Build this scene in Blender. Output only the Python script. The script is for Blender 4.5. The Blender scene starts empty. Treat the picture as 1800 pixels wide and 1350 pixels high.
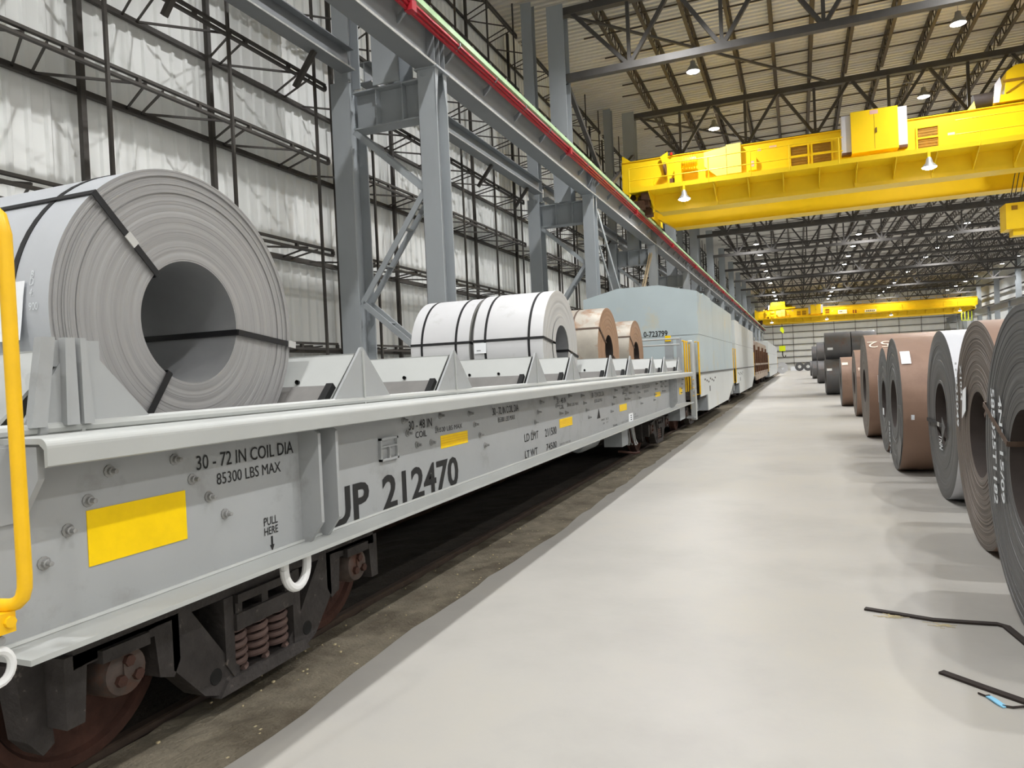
import bpy, math, random
from mathutils import Vector, Matrix
random.seed(7)
sc = bpy.context.scene
C = sc.collection
PI = math.pi

# ------------------------------------------------------------------ camera
EYE = Vector((0.0, 0.0, 1.69))
F_PX, YAW, PITCH, ROLL = 1268.6, -0.379011, -0.013798, 0.045474
fwd = Vector((math.sin(YAW)*math.cos(PITCH), math.cos(YAW)*math.cos(PITCH), math.sin(PITCH)))
rt0 = Vector((math.cos(YAW), -math.sin(YAW), 0))
dn0 = fwd.cross(rt0)
rt = rt0*math.cos(ROLL) + dn0*math.sin(ROLL)
dn = -rt0*math.sin(ROLL) + dn0*math.cos(ROLL)
cam_d = bpy.data.cameras.new('camera')
cam_d.sensor_width = 36.0
cam_d.sensor_fit = 'HORIZONTAL'
cam_d.lens = F_PX/1800*36
cam_d.clip_start = 0.05
cam_d.clip_end = 600
cam = bpy.data.objects.new('camera', cam_d)
C.objects.link(cam)
up = -dn
cam.matrix_world = Matrix(((rt.x, up.x, -fwd.x, EYE.x), (rt.y, up.y, -fwd.y, EYE.y), (rt.z, up.z, -fwd.z, EYE.z), (0, 0, 0, 1)))
sc.camera = cam

# ------------------------------------------------------------------ world, exposure
w = bpy.data.worlds.new('world')
sc.world = w
w.use_nodes = True
w.node_tree.nodes['Background'].inputs[0].default_value = (0.8, 0.85, 0.9, 1)
w.node_tree.nodes['Background'].inputs[1].default_value = 0.15
sc.view_settings.view_transform = 'Standard'
sc.view_settings.look = 'None'
sc.view_settings.exposure = 0.0
sc.view_settings.gamma = 1.0
sc.view_settings.use_curve_mapping = False
sc.cycles.use_denoising = True
sc.cycles.max_bounces = 5
sc.cycles.diffuse_bounces = 3
sc.cycles.use_adaptive_sampling = True
sc.cycles.adaptive_threshold = 0.06
sc.cycles.glossy_bounces = 3
sc.cycles.sample_clamp_indirect = 6.0
LAMP_W = 2600.0            # one roof lamp
LAMP_COL = (0.985, 0.99, 1.0)

# ------------------------------------------------------------------ materials
def lin(c):
    return tuple(((v/255)/12.92 if v/255 <= 0.04045 else ((v/255+0.055)/1.055)**2.4) for v in c)

MATS = {}
def mat(name, rgb, rough=0.6, metal=0.0, var=0.12, scale=3.0, bump=0.0, bscale=60.0, emit=None, spot=None, stretch=None, rings=None, spec=0.4):
    """spot=(rgb, scale, lo, hi) a second colour in blotches; rings=(amount, frequency) wraps about the local X axis."""
    if name in MATS:
        return MATS[name]
    m = bpy.data.materials.new(name)
    m.use_nodes = True
    nt = m.node_tree
    N, L = nt.nodes, nt.links
    b = N['Principled BSDF']
    col = lin(rgb) if max(rgb) > 1 else rgb
    b.inputs['Roughness'].default_value = rough
    b.inputs['Metallic'].default_value = metal
    b.inputs['Specular IOR Level'].default_value = spec
    if emit:
        b.inputs['Emission Color'].default_value = (*col, 1)
        b.inputs['Emission Strength'].default_value = emit
    tc = N.new('ShaderNodeTexCoord')
    vec = tc.outputs['Object']
    if stretch:
        mp = N.new('ShaderNodeMapping')
        mp.inputs['Scale'].default_value = stretch
        L.new(vec, mp.inputs['Vector'])
        vec = mp.outputs['Vector']
    src = None
    if var > 0:
        no = N.new('ShaderNodeTexNoise')
        no.inputs['Scale'].default_value = scale
        no.inputs['Detail'].default_value = 6
        no.inputs['Roughness'].default_value = 0.62
        L.new(vec, no.inputs['Vector'])
        mr = N.new('ShaderNodeMapRange')
        mr.inputs['From Min'].default_value = 0.28
        mr.inputs['From Max'].default_value = 0.72
        mr.inputs['To Min'].default_value = 1-var
        mr.inputs['To Max'].default_value = 1+var
        L.new(no.outputs['Fac'], mr.inputs['Value'])
        fac = mr.outputs['Result']
        if rings:
            sx = N.new('ShaderNodeSeparateXYZ'); L.new(tc.outputs['Object'], sx.inputs[0])
            cx = N.new('ShaderNodeCombineXYZ'); L.new(sx.outputs['Y'], cx.inputs['X']); L.new(sx.outputs['Z'], cx.inputs['Y'])
            ln = N.new('ShaderNodeVectorMath'); ln.operation = 'LENGTH'; L.new(cx.outputs[0], ln.inputs[0])
            rn = N.new('ShaderNodeTexNoise'); rn.noise_dimensions = '1D'
            rn.inputs['Scale'].default_value = rings[1]; rn.inputs['Detail'].default_value = 4
            L.new(ln.outputs['Value'], rn.inputs['W'])
            r2 = N.new('ShaderNodeMapRange')
            r2.inputs['From Min'].default_value = 0.3; r2.inputs['From Max'].default_value = 0.7
            r2.inputs['To Min'].default_value = 1-rings[0]; r2.inputs['To Max'].default_value = 1+rings[0]
            L.new(rn.outputs['Fac'], r2.inputs['Value'])
            mm = N.new('ShaderNodeMath'); mm.operation = 'MULTIPLY'
            L.new(fac, mm.inputs[0]); L.new(r2.outputs['Result'], mm.inputs[1])
            fac = mm.outputs[0]
        mx = N.new('ShaderNodeVectorMath')
        mx.operation = 'SCALE'
        mx.inputs[0].default_value = col
        L.new(fac, mx.inputs['Scale'])
        src = mx.outputs['Vector']
    if spot:
        n2 = N.new('ShaderNodeTexNoise')
        n2.inputs['Scale'].default_value = spot[1]
        n2.inputs['Detail'].default_value = 7
        n2.inputs['Roughness'].default_value = 0.65
        L.new(vec, n2.inputs['Vector'])
        rp = N.new('ShaderNodeMapRange')
        rp.inputs['From Min'].default_value = spot[2]
        rp.inputs['From Max'].default_value = spot[3]
        L.new(n2.outputs['Fac'], rp.inputs['Value'])
        mi = N.new('ShaderNodeMix')
        mi.data_type = 'RGBA'
        L.new(rp.outputs['Result'], mi.inputs['Factor'])
        if src:
            L.new(src, mi.inputs['A'])
        else:
            mi.inputs['A'].default_value = (*col, 1)
        mi.inputs['B'].default_value = (*lin(spot[0]), 1)
        src = mi.outputs['Result']
    if src:
        L.new(src, b.inputs['Base Color'])
    else:
        b.inputs['Base Color'].default_value = (*col, 1)
    if bump > 0:
        n3 = N.new('ShaderNodeTexNoise')
        n3.inputs['Scale'].default_value = bscale
        n3.inputs['Detail'].default_value = 5
        L.new(vec, n3.inputs['Vector'])
        bp = N.new('ShaderNodeBump')
        bp.inputs['Strength'].default_value = bump
        bp.inputs['Distance'].default_value = 0.02
        L.new(n3.outputs['Fac'], bp.inputs['Height'])
        L.new(bp.outputs['Normal'], b.inputs['Normal'])
    MATS[name] = m
    return m

mat('concrete', (161, 158, 152), 0.42, var=0.13, scale=0.7, bump=0.05, bscale=9, spot=((158, 153, 142), 0.35, 0.5, 0.72))
mat('dirt', (122, 114, 98), 0.9, var=0.25, scale=6, bump=0.6, bscale=55, spot=((92, 84, 70), 2.2, 0.45, 0.62))
mat('dark_bed', (58, 52, 45), 0.95, var=0.3, scale=5, bump=0.8, bscale=40)
mat('rail_steel', (92, 78, 68), 0.55, 0.5, var=0.25, scale=8)
mat('wall_white', (236, 237, 234), 0.45, var=0.045, scale=0.9, stretch=(1, 1, 0.15))
mat('deck', (216, 212, 204), 0.55, var=0.08, scale=0.4)
mat('girt_dark', (70, 66, 62), 0.6, var=0.2, scale=2)
mat('joist_dark', (78, 70, 62), 0.65, var=0.15, scale=2)
mat('truss_grey', (80, 77, 74), 0.6, var=0.15, scale=2)
mat('column_grey', (162, 167, 170), 0.5, var=0.07, scale=1.2, stretch=(1, 1, 0.4))
mat('girder_grey', (132, 135, 137), 0.5, var=0.07, scale=1.0)
mat('bright_edge', (176, 176, 170), 0.55, var=0.25, scale=9)
mat('red_bar', (178, 42, 52), 0.4, var=0.12, scale=3)
mat('green_bar', (176, 208, 160), 0.5, var=0.15, scale=3)
mat('crane_yellow', (252, 212, 24), 0.4, var=0.05, scale=0.7)
mat('crane_light_yellow', (250, 226, 110), 0.4, var=0.04, scale=0.7)
mat('white_box', (205, 205, 212), 0.4, var=0.04)
mat('vent_brown', (150, 110, 20), 0.6, var=0.2, scale=8)
mat('brown_dark', (96, 66, 48), 0.7, var=0.3, scale=6)
mat('car_grey', (164, 166, 166), 0.42, var=0.05, scale=1.6, spot=((140, 140, 137), 2.5, 0.56, 0.75), bump=0.02, bscale=25)
mat('car_light', (178, 180, 177), 0.42, var=0.05, scale=1.5)
mat('pad_dark', (122, 120, 117), 0.8, var=0.1, scale=6)
mat('grate_black', (22, 22, 22), 0.8, var=0.2, scale=6)
mat('truck_dark', (58, 54, 52), 0.75, var=0.35, scale=7, bump=0.4, bscale=30, spot=((112, 104, 96), 14, 0.63, 0.72))
mat('spring_brown', (106, 86, 80), 0.7, var=0.25, scale=10)
mat('wheel_rust', (70, 44, 35), 0.75, var=0.35, scale=7, bump=0.2)
mat('bearing_rust', (80, 69, 63), 0.7, var=0.3, scale=14, spot=((88, 60, 48), 9, 0.5, 0.62))
mat('bolt_grey', (150, 150, 148), 0.45, 0.3, var=0.15, scale=20)
mat('black_paint', (34, 34, 34), 0.6, var=0.1)
mat('faint_paint', (92, 92, 90), 0.6, var=0.1)
mat('reflective_yellow', (252, 210, 0), 0.35, var=0.05, scale=12)
mat('rail_yellow', (240, 188, 24), 0.35, var=0.06, scale=6)
mat('white_paint', (220, 220, 218), 0.5, var=0.06)
mat('hood_blue', (190, 203, 206), 0.32, var=0.05, scale=0.9, spot=((206, 200, 176), 1.1, 0.55, 0.75))
mat('hood_grey', (208, 211, 209), 0.38, var=0.06, scale=0.8, spot=((204, 196, 170), 0.9, 0.58, 0.75))
mat('rust_car', (172, 158, 142), 0.6, var=0.2, scale=2.5, spot=((104, 76, 58), 2.0, 0.5, 0.62))
mat('coil_face_grey', (156, 155, 154), 0.45, 0.12, var=0.04, scale=2, rings=(0.06, 26))
mat('coil_steel', (188, 191, 195), 0.36, 0.12, var=0.05, scale=1.5)
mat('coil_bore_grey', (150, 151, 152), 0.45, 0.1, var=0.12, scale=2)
mat('coil_white', (216, 216, 217), 0.38, 0.05, var=0.03, scale=2, spot=((200, 200, 198), 3, 0.62, 0.75))
mat('coil_white_face', (196, 195, 192), 0.5, 0.1, var=0.05, scale=2, rings=(0.06, 30))
mat('coil_rusted', (172, 165, 153), 0.45, 0.3, var=0.12, scale=3, spot=((148, 112, 82), 2.5, 0.5, 0.66))
mat('coil_rust_face', (164, 130, 102), 0.6, 0.05, var=0.1, scale=4, rings=(0.12, 30))
mat('coil_brown', (140, 113, 96), 0.45, 0.1, var=0.12, scale=1.5, spot=((124, 97, 82), 1.2, 0.5, 0.7))
mat('coil_char', (98, 97, 97), 0.4, 0.15, var=0.12, scale=1.5, spot=((106, 84, 72), 1.6, 0.55, 0.7))
mat('coil_char_face', (92, 91, 90), 0.5, 0.1, var=0.10, scale=2, rings=(0.10, 40))
mat('coil_brown_face', (108, 98, 90), 0.55, 0.1, var=0.12, scale=2, rings=(0.2, 34))
mat('coil_silver', (208, 209, 213), 0.3, 0.2, var=0.05, scale=2)
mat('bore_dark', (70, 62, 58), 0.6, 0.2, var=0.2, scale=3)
mat('strap_black', (30, 30, 32), 0.5, var=0.1)
mat('strap_brown', (92, 74, 62), 0.6, var=0.2, scale=6)
mat('paper_white', (244, 246, 248), 0.6, var=0.01)
mat('chalk', (222, 226, 228), 0.85, var=0.2, scale=30)
mat('chalk_cream', (245, 226, 205), 0.85, var=0.1, scale=30)
mat('clip_silver', (206, 206, 204), 0.35, 0.4, var=0.05)
mat('rubber_strip', (40, 32, 28), 0.8, var=0.25, scale=10)
mat('blue_plastic', (130, 190, 220), 0.4, var=0.05)
mat('straw', (190, 176, 140), 0.8, var=0.2, scale=10)
mat('lime_yellow', (226, 240, 20), 0.5, var=0.05)
mat('lamp_body', (150, 150, 148), 0.4, 0.3, var=0.05)
mat('lamp_glow', (255, 252, 248), 0.4, var=0.0, emit=30.0)
mat('wood', (176, 158, 128), 0.7, var=0.18, scale=4, stretch=(4, 4, 0.6))
mat('pink_sign', (222, 178, 170), 0.5, var=0.03)
mat('flag_red', (128, 40, 44), 0.5, var=0.03)
mat('lamp_red', (210, 40, 30), 0.4, var=0.03)

# ------------------------------------------------------------------ geometry helper
class G:
    def __init__(s):
        s.v, s.f, s.sm = [], [], []
    def _add(s, vs, fs, smooth=False):
        b = len(s.v)
        s.v += [tuple(p) for p in vs]
        s.f += [tuple(i+b for i in f) for f in fs]
        s.sm += [smooth]*len(fs)
        return s
    def box(s, x0, x1, y0, y1, z0, z1):
        return s._add([(x0, y0, z0), (x1, y0, z0), (x1, y1, z0), (x0, y1, z0), (x0, y0, z1), (x1, y0, z1), (x1, y1, z1), (x0, y1, z1)],
                      [(0, 3, 2, 1), (4, 5, 6, 7), (0, 1, 5, 4), (1, 2, 6, 5), (2, 3, 7, 6), (3, 0, 4, 7)])
    def beam(s, p, q, a, b, ref=(0, 0, 1)):
        p, q = Vector(p), Vector(q)
        d = (q-p).normalized()
        r = Vector(ref)
        if abs(d.dot(r)) > 0.98:
            r = Vector((1, 0, 0))
        u = d.cross(r).normalized()
        v = u.cross(d)
        vs = []
        for c in (p, q):
            for (i, j) in ((-1, -1), (1, -1), (1, 1), (-1, 1)):
                vs.append(c+u*(i*a/2)+v*(j*b/2))
        return s._add(vs, [(0, 1, 2, 3), (7, 6, 5, 4), (0, 4, 5, 1), (1, 5, 6, 2), (2, 6, 7, 3), (3, 7, 4, 0)])
    def tube(s, pts, r, n=8, closed=False, caps=True):
        pts = [Vector(p) for p in pts]
        m = len(pts)
        vs, fs = [], []
        pu = None
        for i in range(m):
            if closed:
                d = pts[(i+1) % m]-pts[i-1]
            else:
                d = pts[min(i+1, m-1)]-pts[max(i-1, 0)]
            d.normalize()
            if pu is None:
                ref = Vector((0, 0, 1)) if abs(d.z) < 0.9 else Vector((1, 0, 0))
                u = d.cross(ref).normalized()
            else:
                u = (pu-d*pu.dot(d)).normalized()
            pu = u
            v = d.cross(u)
            for k in range(n):
                a = 2*PI*k/n
                vs.append(pts[i]+u*(r*math.cos(a))+v*(r*math.sin(a)))
        for i in range(m if closed else m-1):
            j = (i+1) % m
            for k in range(n):
                k2 = (k+1) % n
                fs.append((i*n+k, i*n+k2, j*n+k2, j*n+k))
        s._add(vs, fs, True)
        if caps and not closed:
            b = len(s.v)-len(vs)
            s.f.append(tuple(b+k for k in reversed(range(n))))
            s.f.append(tuple(b+(m-1)*n+k for k in range(n)))
            s.sm += [False, False]
        return s
    def prism(s, poly, axis, a0, a1):
        n = len(poly)
        def P(u, v, t):
            return {'x': (t, u, v), 'y': (u, t, v), 'z': (u, v, t)}[axis]
        vs = [P(u, v, a0) for u, v in poly]+[P(u, v, a1) for u, v in poly]
        fs = [tuple(reversed(range(n))), tuple(range(n, 2*n))]
        fs += [(i, (i+1) % n, n+(i+1) % n, n+i) for i in range(n)]
        return s._add(vs, fs)
    def lathe(s, prof, c, axis='x', n=32, smooth=True, spiral=0.0, start=0.0, close=False):
        """prof = [(radius, along)], about axis through c; spiral drops the radius over one turn and leaves a step at 'start'."""
        m = len(prof)
        vs, fs = [], []
        cnt = n+1 if spiral else n
        for i in range(cnt):
            a = start+2*PI*i/n
            k = 1-spiral*i/n
            for r, t in prof:
                rr = r*k if spiral else r
                u, v = rr*math.cos(a), rr*math.sin(a)
                vs.append({'x': (c[0]+t, c[1]+u, c[2]+v), 'y': (c[0]+u, c[1]+t, c[2]+v), 'z': (c[0]+u, c[1]+v, c[2]+t)}[axis])
        for i in range(n):
            j = i+1 if spiral else (i+1) % n
            for t in range(m if close else m-1):
                t2 = (t+1) % m
                fs.append((i*m+t, j*m+t, j*m+t2, i*m+t2))
        return s._add(vs, fs, smooth)

BASE = {}
def link(o, parent=None):
    C.objects.link(o)
    if parent is not None:
        o.parent = parent
    return o
def mesh(name, g, m, off=(0, 0, 0)):
    me = bpy.data.meshes.new(name)
    ox, oy, oz = off
    me.from_pydata([(x-ox, y-oy, z-oz) for x, y, z in g.v], [], g.f)
    if any(g.sm):
        me.polygons.foreach_set('use_smooth', g.sm)
        me.update()
        me.set_sharp_from_angle(angle=math.radians(35))
    me.materials.append(MATS[m])
    me.validate()
    return me
def put(name, me, parent=None, loc=None):
    o = bpy.data.objects.new(name, me)
    link(o, parent)
    if loc is not None:
        o.location = loc
    return o
def part(name, g, m, parent, label=None):
    """mesh given in world coordinates, child of a thing or of a part."""
    r = parent
    while r.parent:
        r = r.parent
    o = put(name, mesh(name, g, m, r.location), parent)
    if label:
        o['label'] = label
    return o
def tag(o, label, cat, group=None):
    o['label'] = label
    o['category'] = cat
    if group:
        o['group'] = group
    return o
def thing(name, label, cat, loc=(0, 0, 0), group=None):
    o = bpy.data.objects.new(name, None)
    o.empty_display_size = 0.2
    o.location = loc
    C.objects.link(o)
    return tag(o, label, cat, group)
def solo(name, g, m, label, cat, loc=(0, 0, 0), group=None):
    o = put(name, mesh(name, g, m, loc), None, loc)
    return tag(o, label, cat, group)
def struct(name, g, m, loc=(0, 0, 0), label=None):
    o = put(name, mesh(name, g, m, loc), None, loc)
    o['kind'] = 'structure'
    if label:
        o['label'] = label
    return o
def dup(root, loc, label, group=None):
    r = root.copy(); C.objects.link(r); r.location = loc; r['label'] = label
    if group:
        r['group'] = group
    for ch in list(root.children):
        c = ch.copy(); C.objects.link(c); c.parent = r
        for g in list(ch.children):
            d = g.copy(); C.objects.link(d); d.parent = c
    return r
ORD = ['first', 'second', 'third', 'fourth', 'fifth', 'sixth', 'seventh', 'eighth', 'ninth', 'tenth', 'eleventh', 'twelfth', 'thirteenth', 'fourteenth',
       'fifteenth', 'sixteenth', 'seventeenth', 'eighteenth', 'nineteenth', 'twentieth', 'twenty-first', 'twenty-second', 'twenty-third', 'twenty-fourth', 'twenty-fifth', 'twenty-sixth']

FONT = None
def text_geo(s, bold=0.0):
    cu = bpy.data.curves.new('lettering', 'FONT')
    cu.body = s
    cu.size = 1.0
    cu.offset = bold
    cu.resolution_u = 3
    o = bpy.data.objects.new('lettering', cu)
    C.objects.link(o)
    dg = bpy.context.evaluated_depsgraph_get()
    me = o.evaluated_get(dg).to_mesh()
    vs = [tuple(v.co) for v in me.vertices]
    fs = [tuple(p.vertices) for p in me.polygons]
    o.evaluated_get(dg).to_mesh_clear()
    bpy.data.objects.remove(o)
    bpy.data.curves.remove(cu)
    return vs, fs
def text_on(s, origin, udir, vdir, width, height, m, parent, bold=0.0, name='lettering', bend=None):
    """flat lettering fitted into width x height; origin = lower-left corner of the fitted box."""
    vs, fs = text_geo(s, 0.0 if 'M' in s else bold)
    xs = [v[0] for v in vs]; ys = [v[1] for v in vs]
    x0, x1, y0, y1 = min(xs), max(xs), min(ys), max(ys)
    o, u, v = Vector(origin), Vector(udir), Vector(vdir)
    g = G()
    if bend is None:
        pts = [o+u*((p[0]-x0)/(x1-x0)*width)+v*((p[1]-y0)/(y1-y0)*height) for p in vs]
    else:
        pts = [bend((p[0]-x0)/(x1-x0)*width, (p[1]-y0)/(y1-y0)*height) for p in vs]
    g._add(pts, fs)
    return part(name, g, m, parent)

# ================================================================== SETTING
YB, YE = -30.0, 170.0            # building ends
XL, XR = -10.4, 31.0             # side walls
ZR = 15.5                        # roof deck
BAY0, BAY = 13.4, 12.05
COLY = [BAY0+BAY*k for k in range(0, 13)]

# floor slab with the track bed let into it
g = G()
g.box(-2.62, XR+0.4, YB, YE, -0.3, 0.0)
struct('floor', g, 'concrete')
g = G()
g.box(XL-0.3, -5.3, YB, YE, -0.3, 0.0)
struct('floor_far_side', g, 'concrete')
# dirt bed: gently uneven grid
g = G()
def bed(x0, x1, nx, ylo, yhi, ny, zf, amp):
    vs, fs = [], []
    for j in range(ny+1):
        for i in range(nx+1):
            x = x0+(x1-x0)*i/nx
            y = ylo+(yhi-ylo)*j/ny
            vs.append((x, y, zf+random.uniform(-amp, amp)))
    for j in range(ny):
        for i in range(nx):
            a = j*(nx+1)+i
            fs.append((a, a+1, a+nx+2, a+nx+1))
    return vs, fs
vs, fs = bed(-3.06, -2.60, 6, -2, 40, 420, -0.004, 0.006)
g._add(vs, fs)
g.box(-3.06, -2.62, 40, YE, -0.3, -0.004)
g.box(-3.06, -2.62, YB, -2, -0.3, -0.004)
struct('floor_dirt_strip', g, 'dirt')
# ragged dirt creeping over the slab edge (real thin layer)
g = G()
ys = [-2+0.25*i for i in range(240)]
edge = []
e = -2.5
for y in ys:
    e = 0.6*e+0.4*(-2.45+random.uniform(-0.07, 0.07))
    edge.append(e)
vs = [(-2.63, y, 0.006) for y in ys]+[(ex, y, 0.001) for ex, y in zip(edge, ys)]
n = len(ys)
g._add(vs, [(i, n+i, n+i+1, i+1) for i in range(n-1)])
struct('floor_dirt_edge', g, 'dirt')
g = G()
vs, fs = bed(-5.3, -3.06, 14, -2, 40, 200, -0.09, 0.012)
g._add(vs, fs)
g.box(-5.3, -3.06, 40, YE, -0.3, -0.09)
g.box(-5.3, -3.06, YB, -2, -0.3, -0.09)
struct('floor_track_bed', g, 'dark_bed')

TC = -3.90          # track centre line
RT = 0.012          # rail top
for s, lab in ((1, 'rusty rail of the train track on the aisle side'), (-1, 'rusty rail of the train track on the wall side')):
    g = G()
    xc = TC+s*0.755
    prof = [(-0.065, -0.17), (0.065, -0.17), (0.065, -0.155), (0.012, -0.13), (0.012, -0.045), (0.036, -0.03), (0.036, RT-0.006), (0.026, RT), (-0.026, RT), (-0.036, RT-0.006), (-0.036, -0.03), (-0.012, -0.045), (-0.012, -0.13), (-0.065, -0.155)]
    g.prism([(xc+a, b) for a, b in prof], 'y', YB+1, YE-1)
    solo('track_rail', g, 'rail_steel', lab, 'rail', (xc, 0, -0.17))

# ---- walls
def ribbed_panel(width, rib_n, h, depth, up0=0.0):
    """panel in the Y-Z plane, front to +X; trapezoid ribs."""
    g = G()
    p = width/rib_n
    prof = []
    for k in range(rib_n):
        y = k*p
        prof += [(0.0, y), (0.0, y+p*0.62), (depth, y+p*0.72), (depth, y+p*0.90)]
    prof.append((0.0, width))
    vs = [(x, y, up0) for x, y in prof]+[(x, y, h) for x, y in prof]
    n = len(prof)
    g._add(vs, [(i, i+1, n+i+1, n+i) for i in range(n-1)])
    return g
g = G(); g.box(XL-0.25, XL-0.02, YB, YE, 0, ZR+0.3)
wl = struct('wall_left', g, 'wall_white')
PW = 0.915
pm = mesh('wall_panel', ribbed_panel(PW, 3, ZR, 0.04), 'wall_white')
y = -6.0
cnt = 0
while y < 75:
    o = put('wall_panel', pm, wl, (XL-0.01+0.0035*(cnt % 2), y, 0))
    y += PW; cnt += 1
far_n = int((YE-y)/PW)
o = put('wall_panel', mesh('wall_panel_far', ribbed_panel(PW*far_n, far_n*3, ZR, 0.04), 'wall_white'), wl, (XL-0.01, y, 0))
o['kind'] = 'stuff'
g = G(); g.box(XR, XR+0.25, YB, YE, 0, ZR+0.3)
wr = struct('wall_right', g, 'wall_white')
far_n = int((YE-20)/PW)
me = mesh('wall_panel_right', ribbed_panel(PW*far_n, far_n*3, ZR, 0.04), 'wall_white')
o = put('wall_panel', me, wr, (XR, 20+PW*far_n, 0)); o.rotation_euler = (0, 0, PI); o['kind'] = 'stuff'
g = G(); g.box(XL-0.2, XR+0.2, YE, YE+0.25, 0, ZR+0.3)
we = struct('wall_end', g, 'wall_white')
g = G()
x = XL
while x < XR-0.5:
    g.box(x+0.0, x+0.18, YE-0.045, YE, 0, ZR)
    x += 0.915
o = part('wall_rib', g, 'wall_white', we); o['kind'] = 'stuff'
g = G(); g.box(XL-0.2, XR+0.2, YB-0.25, YB, 0, ZR+0.3)
struct('wall_behind', g, 'wall_white')
# end-wall girts and posts
for k in range(9):
    z = 1.3+k*1.35
    g = G(); g.box(XL+0.6, XR-0.6, YE-0.30, YE-0.06, z, z+0.10)
    solo('wall_girt', g, 'girt_dark', f'long dark girt across the far end wall, {ORD[k]} above the floor', 'girt', (10, YE-0.2, z), 'girts on the far end wall')
for k in range(10):
    x = XL+1.2+k*3.05*1.35
    g = G(); g.box(x, x+0.08, YE-0.38, YE-0.30, 0, ZR-0.6)
    solo('wall_post', g, 'girt_dark', f'thin dark sag post on the far end wall, {ORD[k]} from the left', 'post', (x, YE-0.34, 0), 'posts on the far end wall')
# ceiling deck: ribs run across the hall
g = G()
prof = []
y = YB
P_ = 0.32
while y < YE:
    prof += [(y, ZR), (y+P_*0.45, ZR), (y+P_*0.55, ZR+0.075), (y+P_*0.9, ZR+0.075)]
    y += P_
vs = [(XL-0.2, a, b) for a, b in prof]+[(XR+0.2, a, b) for a, b in prof]
n = len(prof)
g._add(vs, [(i+1, i, n+i, n+i+1) for i in range(n-1)])
g.box(XL-0.3, XR+0.3, YB-0.3, YE+0.3, ZR+0.10, ZR+0.3)
struct('ceiling', g, 'deck')

# ================================================================== LEFT STEELWORK
XCC, XBC, XUC = -6.80, -8.85, -7.72     # crane column, wall column, upper column
GZ0, GZ1 = 7.98, 8.95                   # runway girder bottom and top
def hcol(g, xc, yc, bx, dy, z0, z1, tf=0.03, tw=0.022, webx=False):
    if webx:     # web across X, flanges face +-X
        g.box(xc-bx/2, xc-bx/2+tf, yc-dy/2, yc+dy/2, z0, z1)
        g.box(xc+bx/2-tf, xc+bx/2, yc-dy/2, yc+dy/2, z0, z1)
        g.box(xc-bx/2+tf, xc+bx/2-tf, yc-tw/2, yc+tw/2, z0, z1)
    else:
        g.box(xc-bx/2, xc+bx/2, yc-dy/2, yc-dy/2+tf, z0, z1)
        g.box(xc-bx/2, xc+bx/2, yc+dy/2-tf, yc+dy/2, z0, z1)
        g.box(xc-tw/2, xc+tw/2, yc-dy/2+tf, yc+dy/2-tf, z0, z1)
    return g
def col_parts(root, xc, yc, bx, dy, z0, z1, names=('front_flange', 'rear_flange', 'web'), tf=0.03, tw=0.022, m='column_grey'):
    part(names[0], G().box(xc-bx/2, xc+bx/2, yc-dy/2, yc-dy/2+tf, z0, z1), m, root)
    part(names[1], G().box(xc-bx/2, xc+bx/2, yc+dy/2-tf, yc+dy/2, z0, z1), m, root)
    part(names[2], G().box(xc-tw/2, xc+tw/2, yc-dy/2+tf, yc+dy/2-tf, z0, z1), m, root)

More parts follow.
